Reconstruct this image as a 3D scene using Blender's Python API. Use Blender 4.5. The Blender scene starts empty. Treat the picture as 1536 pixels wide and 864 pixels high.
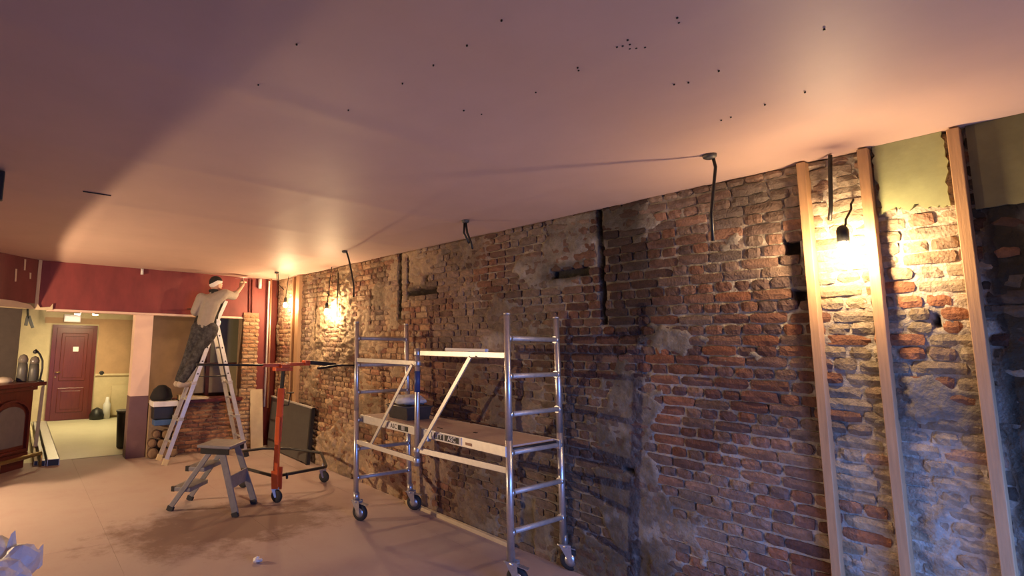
import bpy, bmesh, math, random
import numpy as np
from mathutils import Vector, Matrix
S = bpy.context.scene
COL = S.collection
PI = math.pi
# ------------------------------------------------------------------ camera
YAW, PITCH, ROLL = math.radians(33.792), math.radians(7.208), math.radians(0.87)
CAM = Vector((0, 0, 1.65))
Fw = Vector((math.sin(YAW)*math.cos(PITCH), math.cos(YAW)*math.cos(PITCH), math.sin(PITCH)))
R0 = Vector((math.cos(YAW), -math.sin(YAW), 0)); U0 = R0.cross(Fw)
Rt = R0*math.cos(ROLL) + U0*math.sin(ROLL); Up = U0*math.cos(ROLL) - R0*math.sin(ROLL)
cam = bpy.data.cameras.new('camera'); camo = bpy.data.objects.new('camera', cam); COL.objects.link(camo)
M = Matrix((Rt, Up, -Fw)).transposed().to_4x4(); M.translation = CAM
camo.matrix_world = M
cam.sensor_width = 36; cam.lens = 798.337*36/1536
cam.shift_x = 202.573/1536; cam.shift_y = -16.86/1536
cam.clip_start = .05
S.camera = camo
# ------------------------------------------------------------------ world, daylight, exposure
W = bpy.data.worlds.new('world'); S.world = W; W.use_nodes = True
W.node_tree.nodes['Background'].inputs[0].default_value = (.30, .42, .75, 1)
W.node_tree.nodes['Background'].inputs[1].default_value = .25
dl = bpy.data.lights.new('shopfront_daylight', 'AREA'); dl.shape = 'RECTANGLE'; dl.size = 2.5; dl.size_y = 1.5
dl.color = (.16, .34, 1.0); dl.energy = 195
dlo = bpy.data.objects.new('shopfront_daylight', dl); COL.objects.link(dlo)
dlo.location = (2.2, -1.22, 1.0); dlo.rotation_euler = (math.radians(34), 0, 0)   # in the shop window, sky light falling in and down (+y, -z)
BULB_W = 42.0; BULB_FAR = 60.0; BULB_C = (1.0, .66, .34)
SPOT_E = 580.0
DOWN_W = 70.0
sp = bpy.data.lights.new('added_floodlight_beam', 'SPOT'); sp.energy = SPOT_E; sp.color = (1, .67, .38)      # added unseen floodlight that draws the ceiling's shadow edge
sp.spot_size = math.radians(2*86.8); sp.spot_blend = .02; sp.shadow_soft_size = .03
spo = bpy.data.objects.new('added_floodlight_beam', sp); COL.objects.link(spo); spo.location = (-1.8, 6.5, 1.4)
spo.rotation_euler = Vector((.573, 0, -.82)).to_track_quat('-Z', 'Y').to_euler()
S.view_settings.view_transform = 'Standard'; S.view_settings.look = 'None'
S.view_settings.exposure = -0.12; S.view_settings.gamma = 1.0; S.view_settings.use_curve_mapping = False
S.cycles.use_denoising = True
S.cycles.max_bounces = 8; S.cycles.diffuse_bounces = 5; S.cycles.sample_clamp_indirect = 6
# ------------------------------------------------------------------ helpers
rnd = random.Random(7)
def obj(name, me, mat=None, parent=None, smooth=False):
    if isinstance(me, bmesh.types.BMesh):
        bm = me; me = bpy.data.meshes.new(name); bm.normal_update(); bm.to_mesh(me); bm.free()
    if mat is not None and not me.materials: me.materials.append(mat)
    if smooth:
        me.polygons.foreach_set('use_smooth', [True]*len(me.polygons)); me.update()
    o = bpy.data.objects.new(name, me); COL.objects.link(o)
    if parent is not None: o.parent = parent
    return o
def tag(o, label=None, cat=None, group=None, kind=None):
    if label: o['label'] = label
    if cat: o['category'] = cat
    if group: o['group'] = group
    if kind: o['kind'] = kind
    return o
def empty(name, loc, label, cat, group=None, rz=0):
    o = bpy.data.objects.new(name, None); COL.objects.link(o); o.location = loc; o.rotation_euler = (0, 0, rz)
    o.empty_display_size = .1
    return tag(o, label, cat, group)
def put(o, parent):                      # parent an object built in world coordinates under a thing that sits elsewhere
    o.parent = parent
    o.matrix_parent_inverse = (Matrix.Translation(parent.location) @ parent.rotation_euler.to_matrix().to_4x4()).inverted()
    return o
def bx(bm, x0, x1, y0, y1, z0, z1, bev=0):
    r = bmesh.ops.create_cube(bm, size=1)
    vs = r['verts']
    for v in vs: v.co = Vector(((x0+x1)/2 + v.co.x*(x1-x0), (y0+y1)/2 + v.co.y*(y1-y0), (z0+z1)/2 + v.co.z*(z1-z0)))
    if bev:
        es = list({e for v in vs for e in v.link_edges})
        bmesh.ops.bevel(bm, geom=es, offset=bev, segments=2, affect='EDGES', profile=.5)
    return vs
def box(x0, x1, y0, y1, z0, z1, bev=0):
    bm = bmesh.new(); bx(bm, x0, x1, y0, y1, z0, z1, bev); return bm
def frame(p, q, up=(0, 0, 1)):
    d = (Vector(q)-Vector(p)).normalized(); u = Vector(up)
    if abs(d.dot(u)) > .98: u = Vector((1, 0, 0))
    s = d.cross(u).normalized(); u = s.cross(d).normalized()
    return d, s, u
def bar(bm, p, q, w, h, up=(0, 0, 1), bev=0):     # a rectangular bar from p to q, w wide along the side, h along 'up'
    p, q = Vector(p), Vector(q); d, s, u = frame(p, q, up); vs = []
    for c in (p, q):
        for a, b in ((-1, -1), (1, -1), (1, 1), (-1, 1)): vs.append(bm.verts.new(c + s*a*w/2 + u*b*h/2))
    fs = [bm.faces.new([vs[i] for i in f]) for f in ((3, 2, 1, 0), (4, 5, 6, 7), (0, 1, 5, 4), (1, 2, 6, 5), (2, 3, 7, 6), (3, 0, 4, 7))]
    if bev: bmesh.ops.bevel(bm, geom=list({e for f in fs for e in f.edges}), offset=bev, segments=2, affect='EDGES', profile=.5)
def tube(bm, pts, r, n=10, cap=True, closed=False):
    pts = [Vector(p) for p in pts]; rs = r if isinstance(r, (list, tuple)) else [r]*len(pts)
    rings = []; N = len(pts); prev = None
    for i, p in enumerate(pts):
        if closed: d = pts[(i+1) % N]-pts[i-1]
        else: d = pts[min(i+1, N-1)]-pts[max(i-1, 0)]
        d.normalize()
        if prev is None:
            u = Vector((0, 0, 1)) if abs(d.z) < .9 else Vector((1, 0, 0))
        else: u = prev
        s = d.cross(u).normalized(); u = s.cross(d).normalized(); prev = u
        rings.append([bm.verts.new(p + (s*math.cos(2*PI*k/n) + u*math.sin(2*PI*k/n))*rs[i]) for k in range(n)])
    for i in range(N if closed else N-1):
        a, b = rings[i], rings[(i+1) % N]
        for k in range(n): bm.faces.new((a[k], a[(k+1) % n], b[(k+1) % n], b[k])).smooth = True
    if cap and not closed:
        bm.faces.new(rings[0][::-1]); bm.faces.new(rings[-1])
def tubebm(pts, r, n=10, closed=False):
    bm = bmesh.new(); tube(bm, pts, r, n, True, closed); bmesh.ops.recalc_face_normals(bm, faces=bm.faces); return bm
def lathe(bm, prof, c=(0, 0, 0), n=20, axis=None):
    c = Vector(c); mat = Matrix.Identity(3) if axis is None else Vector((0, 0, 1)).rotation_difference(Vector(axis)).to_matrix()
    rings = [[bm.verts.new(c + mat @ Vector((r*math.cos(2*PI*k/n), r*math.sin(2*PI*k/n), z))) for k in range(n)] for r, z in prof]
    for a, b in zip(rings, rings[1:]):
        for k in range(n): bm.faces.new((a[k], a[(k+1) % n], b[(k+1) % n], b[k])).smooth = True
    bm.faces.new(rings[0][::-1]); bm.faces.new(rings[-1])
def lathebm(prof, c=(0, 0, 0), n=20, axis=None):
    bm = bmesh.new(); lathe(bm, prof, c, n, axis); bmesh.ops.recalc_face_normals(bm, faces=bm.faces); return bm
def prism(bm, poly, d):                 # poly: list of 3d points, extruded by vector d
    a = [bm.verts.new(Vector(p)) for p in poly]; b = [bm.verts.new(Vector(p)+Vector(d)) for p in poly]; n = len(a)
    bm.faces.new(a[::-1]); bm.faces.new(b)
    for i in range(n): bm.faces.new((a[i], a[(i+1) % n], b[(i+1) % n], b[i]))
def prismbm(poly, d):
    bm = bmesh.new(); prism(bm, poly, d); bmesh.ops.recalc_face_normals(bm, faces=bm.faces); return bm
# value noise in numpy (for relief and for the bricks' own colours)
_tab = np.random.default_rng(3).random((256, 256))
def vnoise(x, y):
    x = np.asarray(x, float); y = np.asarray(y, float)
    xi = np.floor(x).astype(int); yi = np.floor(y).astype(int); fx = x-xi; fy = y-yi
    fx = fx*fx*(3-2*fx); fy = fy*fy*(3-2*fy); g = lambda i, j: _tab[i & 255, j & 255]
    return (g(xi, yi)*(1-fx) + g(xi+1, yi)*fx)*(1-fy) + (g(xi, yi+1)*(1-fx) + g(xi+1, yi+1)*fx)*fy
def fbm(x, y, o=4, s=0.):
    v = 0.; a = .5; t = 0.
    for i in range(o):
        v = v + a*(vnoise(x*2**i + s + 17.3*i, y*2**i + s*1.7 + 5.1*i)*2-1); t += a; a *= .5
    return v/t*1.6
def sst(a, b, x):
    t = np.clip((np.asarray(x, float)-a)/(b-a), 0, 1); return t*t*(3-2*t)
# ------------------------------------------------------------------ materials
def mat(name, col, rough=.6, metal=0., var=.15, scale=12., bump=.0, bscale=60., spec=.5, attr=None, col2=None, emis=None, objvar=0., stretch=None, trans=0., alpha=1.):
    m = bpy.data.materials.new(name); m.use_nodes = True; nt = m.node_tree; N = nt.nodes; L = nt.links
    b = N['Principled BSDF']; b.inputs['Roughness'].default_value = rough; b.inputs['Metallic'].default_value = metal
    b.inputs['Specular IOR Level'].default_value = spec
    if trans: b.inputs['Transmission Weight'].default_value = trans
    if alpha < 1: b.inputs['Alpha'].default_value = alpha
    geo = N.new('ShaderNodeNewGeometry'); vec = geo.outputs['Position']
    if stretch:
        mp = N.new('ShaderNodeMapping'); mp.inputs['Scale'].default_value = stretch; L.new(vec, mp.inputs[0]); vec = mp.outputs[0]
    n = N.new('ShaderNodeTexNoise'); n.inputs['Scale'].default_value = scale; n.inputs['Detail'].default_value = 6; n.inputs['Roughness'].default_value = .65
    L.new(vec, n.inputs['Vector'])
    if attr:
        a = N.new('ShaderNodeAttribute'); a.attribute_name = attr; base = a.outputs['Color']
    else:
        rgb = N.new('ShaderNodeRGB'); rgb.outputs[0].default_value = (*col, 1); base = rgb.outputs[0]
    if col2:
        rp = N.new('ShaderNodeValToRGB'); rp.color_ramp.elements[0].position = .38; rp.color_ramp.elements[1].position = .62
        L.new(n.outputs['Fac'], rp.inputs[0])
        mx = N.new('ShaderNodeMix'); mx.data_type = 'RGBA'; L.new(rp.outputs[0], mx.inputs['Factor']); L.new(base, mx.inputs[6]); mx.inputs[7].default_value = (*col2, 1)
        base = mx.outputs[2]
    mr = N.new('ShaderNodeMapRange'); mr.inputs['From Min'].default_value = .25; mr.inputs['From Max'].default_value = .75
    mr.inputs['To Min'].default_value = 1-var; mr.inputs['To Max'].default_value = 1+var
    L.new(n.outputs['Fac'], mr.inputs['Value'])
    mul = N.new('ShaderNodeVectorMath'); mul.operation = 'SCALE'; L.new(base, mul.inputs[0]); L.new(mr.outputs[0], mul.inputs['Scale'])
    out = mul.outputs[0]
    if objvar:
        oi = N.new('ShaderNodeObjectInfo'); mo = N.new('ShaderNodeMapRange'); mo.inputs['To Min'].default_value = 1-objvar; mo.inputs['To Max'].default_value = 1+objvar
        L.new(oi.outputs['Random'], mo.inputs['Value']); m2 = N.new('ShaderNodeVectorMath'); m2.operation = 'SCALE'
        L.new(out, m2.inputs[0]); L.new(mo.outputs[0], m2.inputs['Scale']); out = m2.outputs[0]
    L.new(out, b.inputs['Base Color'])
    if bump:
        nb = N.new('ShaderNodeTexNoise'); nb.inputs['Scale'].default_value = bscale; nb.inputs['Detail'].default_value = 5; L.new(vec, nb.inputs['Vector'])
        bp = N.new('ShaderNodeBump'); bp.inputs['Strength'].default_value = 1; bp.inputs['Distance'].default_value = bump
        L.new(nb.outputs['Fac'], bp.inputs['Height']); L.new(bp.outputs[0], b.inputs['Normal'])
    if emis:
        b.inputs['Emission Color'].default_value = (*emis[0], 1); b.inputs['Emission Strength'].default_value = emis[1]
    return m
m_brick = mat('brick_clay', (.3, .15, .1), .9, var=.35, scale=45, bump=.006, bscale=90, attr='Col')
m_mortar = mat('old_mortar', (.4, .35, .3), .95, var=.3, scale=28, bump=.008, bscale=70, attr='Col')
m_ceil = mat('pink_plaster', (.60, .43, .36), .55, var=.05, scale=2.2, bump=.0006, bscale=9, spec=.22)
m_floor = mat('dusty_board', (.47, .37, .33), .7, var=.22, scale=1.7, bump=.001, bscale=40, spec=.25, col2=(.36, .27, .245))
def add_floor_shadow(m, c, rx, ry, col):           # the stool's shadow painted into the floor colour, broken up by noise
    nt = m.node_tree; N = nt.nodes; L = nt.links; b = N['Principled BSDF']; src = b.inputs['Base Color'].links[0].from_socket
    g = N.new('ShaderNodeNewGeometry'); mp = N.new('ShaderNodeMapping'); mp.vector_type = 'TEXTURE'; mp.inputs['Location'].default_value = (c[0], c[1], 0); mp.inputs['Scale'].default_value = (rx, ry, 1); L.new(g.outputs['Position'], mp.inputs[0])
    ln = N.new('ShaderNodeVectorMath'); ln.operation = 'LENGTH'; L.new(mp.outputs[0], ln.inputs[0])
    n = N.new('ShaderNodeTexNoise'); n.inputs['Scale'].default_value = 3.2; n.inputs['Detail'].default_value = 7; n.inputs['Roughness'].default_value = .7; L.new(g.outputs['Position'], n.inputs['Vector'])
    ad = N.new('ShaderNodeMath'); ad.operation = 'MULTIPLY_ADD'; L.new(n.outputs['Fac'], ad.inputs[0]); ad.inputs[1].default_value = 2.2; L.new(ln.outputs['Value'], ad.inputs[2])
    mr = N.new('ShaderNodeMapRange'); mr.inputs['From Min'].default_value = 1.75; mr.inputs['From Max'].default_value = 2.25; mr.inputs['To Min'].default_value = .8; mr.inputs['To Max'].default_value = 0; L.new(ad.outputs[0], mr.inputs['Value'])
    mx = N.new('ShaderNodeMix'); mx.data_type = 'RGBA'; L.new(mr.outputs[0], mx.inputs['Factor']); L.new(src, mx.inputs[6]); mx.inputs[7].default_value = (*col, 1); L.new(mx.outputs[2], b.inputs['Base Color'])
add_floor_shadow(m_floor, (1.75, 5.0), 1.0, .65, (.17, .10, .075))
m_tile = mat('pale_tile', (.62, .58, .42), .35, var=.06, scale=3)
m_red = mat('red_paint', (.20, .037, .032), .6, var=.28, scale=5, bump=.001, bscale=30, stretch=(1, 1, .4))
m_redd = mat('shaded_red_paint', (.15, .03, .028), .6, var=.3, scale=5, stretch=(1, 1, .4))  # red paint darkened to carry the angled header's shade
m_peach = mat('peach_paint', (.80, .58, .45), .7, var=.05, scale=6)
m_plum = mat('plum_paint', (.16, .085, .085), .6, var=.1, scale=6)
m_cream = mat('cream_plaster', (.55, .46, .29), .8, var=.12, scale=5, bump=.001)
m_tan = mat('tan_wallpaper', (.42, .26, .15), .8, var=.14, scale=4)
m_dwood = mat('mahogany', (.115, .022, .011), .35, var=.3, scale=7, stretch=(6, 6, .7))
m_dwood2 = mat('dark_mahogany', (.11, .018, .012), .35, var=.3, scale=7, stretch=(6, 6, .7))
m_black = mat('black_steel', (.018, .018, .018), .45, var=.2)
m_rub = mat('black_rubber', (.02, .02, .022), .7, var=.2)
m_alu = mat('aluminium', (.64, .64, .66), .33, metal=.85, var=.12, scale=30)
m_alu2 = mat('brushed_aluminium', (.62, .60, .57), .42, metal=.7, var=.1, scale=30)
m_alud = mat('dusty_aluminium', (.48, .46, .44), .5, metal=.45, var=.2, scale=18)
m_zinc = mat('zinc_plate', (.55, .55, .57), .35, metal=.8, var=.2, scale=40)
m_ply = mat('dusty_plywood', (.50, .38, .33), .7, var=.14, scale=9, stretch=(5, 1, 1))
m_pine = mat('pine_stud', (.40, .24, .125), .65, var=.2, scale=9, stretch=(9, 9, .5), bump=.0008, bscale=30)
m_orange = mat('orange_enamel', (.62, .10, .018), .4, var=.12)
m_blue = mat('blue_band', (.03, .06, .22), .4, var=.1)
m_white = mat('white_plastic', (.75, .74, .72), .45, var=.05)
m_cord = mat('black_cord', (.012, .011, .010), .5, var=.1)
m_cop = mat('copper_pipe', (.62, .36, .22), .35, metal=.7, var=.15)
m_grey = mat('dark_grey_enamel', (.085, .082, .075), .45, var=.12)
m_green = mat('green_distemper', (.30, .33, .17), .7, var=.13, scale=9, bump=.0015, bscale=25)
m_green2 = mat('shaded_green_distemper', (.12, .115, .06), .7, var=.2, scale=9, bump=.0015, bscale=25)  # green distemper darkened for the shadow beyond the end stud
m_brass = mat('brass', (.55, .38, .16), .35, metal=.9)
m_stool = mat('grey_stool_paint', (.22, .21, .21), .5, metal=.25, var=.22, scale=14)
def bulb_mat(w): return mat('lit_bulb', (1, .8, .5), .3, emis=(BULB_C, w/(PI*4*PI*.031**2)*.9))
m_bulb = bulb_mat(BULB_W); m_bulbf = bulb_mat(BULB_FAR)
m_down = mat('lit_spot', (1, .9, .7), .3, emis=((1, .80, .42), DOWN_W/(PI*.0039*1.0)*.3))
m_exit = mat('lit_sign_panel', (.8, .6, .55), .4, emis=((1, .55, .5), .8))
m_skin = mat('skin', (.52, .30, .21), .55, var=.08)
m_sweat = mat('grey_sweater', (.30, .265, .23), .9, var=.1, scale=20, bump=.003, bscale=40)
m_trous = mat('stained_dark_trousers', (.022, .020, .024), .9, var=.3, scale=18, col2=(.06, .057, .06), bump=.004, bscale=30)
m_dark = mat('black_cloth', (.014, .013, .013), .9, var=.2)
m_band = mat('white_headband', (.72, .69, .64), .85, var=.06)
m_shoe = mat('dusty_shoe', (.42, .35, .28), .8, var=.15)
m_glass = mat('cabinet_glass', (.16, .14, .12), .08, var=.1)
m_bag = mat('white_bag', (.62, .64, .70), .5, var=.1, scale=8, bump=.01, bscale=14)
m_crate = mat('smoky_crate', (.05, .05, .055), .35, var=.3, scale=12)
m_log = mat('log_bark', (.10, .055, .035), .9, var=.3, scale=20, bump=.004)
m_logend = mat('log_end', (.22, .14, .085), .85, var=.2, scale=30)
m_board = mat('pale_board', (.60, .49, .31), .7, var=.1, scale=8)
m_olive = mat('grey_green_panel', (.30, .29, .20), .6, var=.07, scale=4)
m_shade = mat('low_bounce_dark', (.10, .065, .05), .9, var=.2, scale=4)  # kept dark so unseen walls and floor bounce little light
m_soot = mat('dark_brown_post', (.045, .032, .025), .8, var=.2)
m_ink = mat('black_ink', (.01, .01, .011), .5, var=0.05)
# ------------------------------------------------------------------ the brick wall (x = 3.57, running along y)
X = 3.57; H = 2.69
GRO = [(2.315, 2.35, 1.83, 2.68, .05), (4.83, 4.885, 1.91, 2.68, .05), (4.70, 4.725, 2.14, 2.66, .03),
       (2.44, 2.78, 2.20, 2.275, .06), (4.22, 4.70, 2.175, 2.245, .045), (1.125, 1.18, 2.165, 2.255, .06), (1.10, 1.165, 1.91, 1.975, .05),
       (2.07, 2.16, .10, .30, .015), (6.20, 6.235, 2.0, 2.45, .03), (6.9, 6.93, 1.7, 2.6, .04), (3.02, 3.14, .05, .42, .02),
       (2.14, 2.22, .79, .84, .03), (6.55, 6.60, 2.2, 2.6, .03), (5.45, 5.475, 1.9, 2.3, .03), (4.36, 4.42, 2.32, 2.38, .05), (.60, .63, 1.77, 1.83, .05)]
def groove(y, z):
    d = np.zeros(np.broadcast(y, z).shape)
    for a, b, c, e, dep in GRO:
        w = .012*fbm(y*14, z*14, 2, a)
        d = np.maximum(d, dep*sst(-.008, .006, np.minimum(np.minimum(y-a, b-y)+w, np.minimum(z-c, e-z)+w)))
    return d
def bias(y, z):
    y = np.asarray(y, float)
    b = -.62 + .0*z
    b = b + .33*sst(2.3, 2.7, y) + .12*sst(3.6, 4.4, y) + .28*sst(4.5, 4.9, y)*(1-sst(6.9, 7.3, y))
    b = b + .60*sst(1.86, 2.02, y)*(1-sst(2.45, 2.75, y))*(1-sst(1.2, 1.6, z)) + .25*sst(1.9, 2.0, y)*(1-sst(2.7, 3.0, y))*sst(1.2, 1.6, z)
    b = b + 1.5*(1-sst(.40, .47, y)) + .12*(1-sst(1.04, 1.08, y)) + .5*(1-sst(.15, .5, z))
    return b
def smear(y, z):
    return sst(-.12, .16, fbm(y*2.6, z*3.4, 4, 1.3) + .35*fbm(y*14, z*20, 2, 4.) + bias(y, z))
def soot_and_shade(y, z):                                 # black staining of the old wall, with scaffold and stud shadows painted in
    e = .35*fbm(y*3, z*3, 3, 9.)
    s = .72*sst(1.86+.0*z, 1.98, y+e*.25)*(1-sst(2.26, 2.42, y+e*.25))*sst(1.15, 1.7, z+e)  # upright band: the scaffold's shadow painted into the wall colour
    s = np.maximum(s, .45*sst(1.85, 2.05, y+e*.2)*(1-sst(2.9, 3.3, y+e))*sst(-.2, .3, e+.2))
    s = np.maximum(s, .8*(1-sst(.40, .47, y))*sst(-.5, .2, e+.35))  # end bay: the stud's shadow painted into the colour
    s = np.maximum(s, .6*sst(2.4, 2.46, y)*(1-sst(2.85, 2.95, y))*sst(2.13, 2.19, z)*(1-sst(2.30, 2.36, z)))
    s = np.maximum(s, .55*sst(4.15, 4.25, y)*(1-sst(4.7, 4.75, y))*sst(2.13, 2.17, z)*(1-sst(2.27, 2.31, z)))
    s = np.maximum(s, .9*sst(2.29, 2.31, y)*(1-sst(2.355, 2.375, y))*sst(1.8, 1.9, z+.1*e))
    s = np.maximum(s, .9*sst(4.80, 4.83, y)*(1-sst(4.885, 4.91, y))*sst(1.88, 1.93, z))
    s = np.maximum(s, .35*sst(.1, .35, fbm(y*1.3, z*1.6, 3, 21.)))
    return np.clip(s, 0, .92)
def relief(y, z):
    s = smear(y, z)
    rough = .5 + 1.5*sst(5.5, 5.9, y)*(1-sst(6.75, 7.0, y)) + .4*(1-sst(1.02, 1.1, y))
    h = -.011 + .005*(1-sst(1.02, 1.08, y)) + .004*fbm(y*30, z*30, 2, 2.) + s*(.017 + .010*rough*fbm(y*11, z*13, 3, 5.)) 
    h = h + .030*np.clip(np.abs(fbm(y*15, z*17, 2, 8.))-.15, 0, 1)*sst(5.5, 5.9, y)*(1-sst(6.75, 7.0, y))*s
    return h - groove(y, z)
def mcol(y, z):
    s = smear(y, z); so = soot_and_shade(y, z); sh = np.broadcast(y, z).shape
    base = np.array([.43, .38, .315]); tan = np.array([.38, .28, .18]); grey = np.array([.17, .15, .13]); shaded_olive = np.array([.10, .085, .05]); lime = np.array([.55, .52, .47])
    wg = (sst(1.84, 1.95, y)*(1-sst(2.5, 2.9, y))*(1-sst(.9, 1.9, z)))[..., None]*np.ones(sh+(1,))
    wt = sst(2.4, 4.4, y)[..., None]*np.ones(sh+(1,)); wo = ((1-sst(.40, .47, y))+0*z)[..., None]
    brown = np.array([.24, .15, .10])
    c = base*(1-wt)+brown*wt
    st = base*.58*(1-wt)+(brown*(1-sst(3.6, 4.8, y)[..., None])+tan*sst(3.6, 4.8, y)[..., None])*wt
    st = st*(1-wg)+grey*wg; st = st*(1-wo)+shaded_olive*wo  # dark olive puts the end stud's shadow into the plaster colour
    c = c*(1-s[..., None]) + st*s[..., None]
    wl = sst(.42, .62, fbm(y*5, z*5, 3, 31.))[..., None]*.8*(1-sst(3.4, 4., y))[..., None]
    c = c*(1-wl*.6) + lime*wl*.45
    so = np.maximum(so, .88*sst(.008, .03, groove(y, z)))  # shade inside the grooves painted in by their depth
    return c*(1-so[..., None])*(.85+.3*vnoise(y*9, z*9))[..., None]
def grid_wall():
    ys = np.concatenate([np.arange(-.6, 3.4, .0125), np.arange(3.4, 8.301, .02)]); zs = np.linspace(0, H, 200)
    Yg, Zg = np.meshgrid(ys, zs, indexing='ij'); h = relief(Yg, Zg)
    # a row of dark joists' end shadow gap is real: the top 1 cm of the wall is set back
    h = h - .02*sst(H-.012, H-.004, Zg)
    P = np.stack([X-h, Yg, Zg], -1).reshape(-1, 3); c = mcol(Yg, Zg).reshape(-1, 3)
    ny, nz = len(ys), len(zs); i = (np.arange(ny-1)[:, None]*nz + np.arange(nz-1)).ravel()
    F = np.stack([i, i+1, i+nz+1, i+nz], -1)
    me = bpy.data.meshes.new('wall_right'); me.from_pydata(P.tolist(), [], F.tolist())
    a = me.color_attributes.new('Col', 'FLOAT_COLOR', 'POINT'); a.data.foreach_set('color', np.concatenate([c, np.ones((len(c), 1))], 1).ravel())
    me.materials.append(m_mortar)
    return obj('wall_right', me, smooth=True)
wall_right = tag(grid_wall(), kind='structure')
def brick_col(y, z, r):
    k = r.random()
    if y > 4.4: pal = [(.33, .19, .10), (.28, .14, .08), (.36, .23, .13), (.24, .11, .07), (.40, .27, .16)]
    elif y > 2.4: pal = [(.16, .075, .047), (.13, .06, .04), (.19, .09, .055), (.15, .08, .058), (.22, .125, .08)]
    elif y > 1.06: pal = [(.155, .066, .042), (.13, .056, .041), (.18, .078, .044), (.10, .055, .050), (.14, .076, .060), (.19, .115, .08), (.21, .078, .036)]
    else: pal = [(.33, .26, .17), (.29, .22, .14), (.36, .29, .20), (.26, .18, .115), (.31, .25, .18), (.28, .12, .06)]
    c = np.array(pal[min(int(k*len(pal)), len(pal)-1)])*(.82+.36*r.random())
    w = float(np.clip(fbm(y*1.7, z*1.7, 3, 40.)*.6+.1, 0, .5))            # lime bloom
    c = c*(1-w) + np.array([.30, .265, .22])*w
    g = .55*float(sst(1.84, 1.98, y)*(1-sst(2.45, 2.8, y))*(1-sst(.9, 1.8, z)))         # cement-grey wash
    c = c*(1-g) + np.array([.13, .115, .105])*g
    return c*(1-float(soot_and_shade(np.array(y), np.array(z))))
def brick_geo(w, h, r, proud, edge=.006):
    # front grid 5 x 3 with worn corners, sides running back into the bed: 40 triangles
    xs = [-.5, -.26, 0, .26, .5]; zs = [-.5, 0, .5]; V = []; Fc = []
    for i, u in enumerate(xs):
        for j, v in enumerate(zs):
            ed = (i in (0, 4)) + (j in (0, 2))
            d = proud - (0 if ed == 0 else edge*(.3+1.1*r.random())*(1.5 if ed == 2 else 1)) + (r.random()-.5)*.004
            ju = (r.random()-.5)*.006 - (.004*np.sign(u) if ed == 2 else 0); jv = (r.random()-.5)*.006 - (.004*np.sign(v) if ed == 2 else 0)
            V.append((-d, u*w+ju, v*h+jv))
    per = [0, 1, 2, 5, 8, 11, 14, 13, 12, 9, 6, 3]
    n0 = len(V)
    for k in per: V.append((.05, V[k][1]*1.0, V[k][2]))
    for i in range(4):
        for j in range(2):
            a = i*3+j; Fc.append((a, a+1, a+4, a+3))
    for k in range(12):
        a, b = per[k], per[(k+1) % 12]; Fc.append((b, a, n0+k, n0+(k+1) % 12))
    return V, Fc
def brick_mesh(name, V, Fc, cols):
    me = bpy.data.meshes.new(name); me.from_pydata(V, [], Fc)
    a = me.color_attributes.new('Col', 'FLOAT_COLOR', 'POINT'); a.data.foreach_set('color', [q for c in cols for q in (c[0], c[1], c[2], 1)])
    me.materials.append(m_brick); return me
def screen(p):
    d = Vector(p)-CAM; k = d.dot(Fw)
    if k < .1: return (-9, -9, k)
    return (565.4+798.3*d.dot(Rt)/k, 415.1-798.3*d.dot(Up)/k, k)
rb = random.Random(11)
bricks = []
pitch = .0645
nrow = int(H/pitch)
for row in range(nrow+1):
    z0 = row*pitch; hh = min(.0555, H-.006-z0)
    if hh < .02: continue
    stretcher = row % 2 == 0
    y = -.55 - rb.random()*.15 + (0 if row % 4 == 0 else .09)
    while y < 8.27:
        L = (.186 if stretcher else .088)*(1+(rb.random()-.5)*.10)
        if rb.random() < .12: L = .088 if stretcher else .186
        segs = [(y, min(y+L, 8.29))]
        for a, b, c, e, dep in GRO:
            if c < z0+hh*.6 and e > z0+hh*.4:
                ns = []
                for p, q in segs:
                    if q <= a or p >= b: ns.append((p, q)); continue
                    if a-p > .03: ns.append((p, a-.004))
                    if q-b > .03: ns.append((b+.004, q))
                segs = ns
        for p, q in segs:
            if q-p > .03 and q > .40: bricks.append((p, q, z0+(rb.random()-.5)*.005 + .004*math.sin(p*2.1+row), hh*(1+(rb.random()-.5)*.12)))
        y += L + .009 + rb.random()*.007
ranked = []
for i, (p, q, z0, hh) in enumerate(bricks):
    c = Vector((X, (p+q)/2, z0+hh/2)); sx, sy, k = screen(c)
    vis = -20 < sx < 1556 and -20 < sy < 884
    cs = float(smear(np.array(c.y), np.array(c.z)))
    d = c-CAM
    ranked.append(((q-p)*hh*d.x/d.length**3*(1.0 if vis else 0)*(1 if cs < .55 else .1), i))
ranked.sort(reverse=True)
as_part = {i for s, i in ranked[:300]}
SV, SF, SC = [], [], []
for i, (p, q, z0, hh) in enumerate(bricks):
    yc, zc = (p+q)/2, z0+hh/2
    near = yc < 1.06
    V, Fc = brick_geo(q-p, hh, rb, .002+rb.random()*(.008 if not near else .010)-(.004 if rb.random() < .15 else 0), .006 if not near else .007)
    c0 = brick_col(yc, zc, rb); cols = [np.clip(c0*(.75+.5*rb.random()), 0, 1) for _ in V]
    if i in as_part:
        o = obj('brick', brick_mesh('brick', V, Fc, cols), None, wall_right); o.location = (X, yc, zc)
    else:
        b = len(SV); SV += [(v[0]+X, v[1]+yc, v[2]+zc) for v in V]; SF += [tuple(k+b for k in f) for f in Fc]; SC += cols
tag(obj('brickwork', brick_mesh('brickwork', SV, SF, SC), None, wall_right), kind='stuff')
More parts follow.
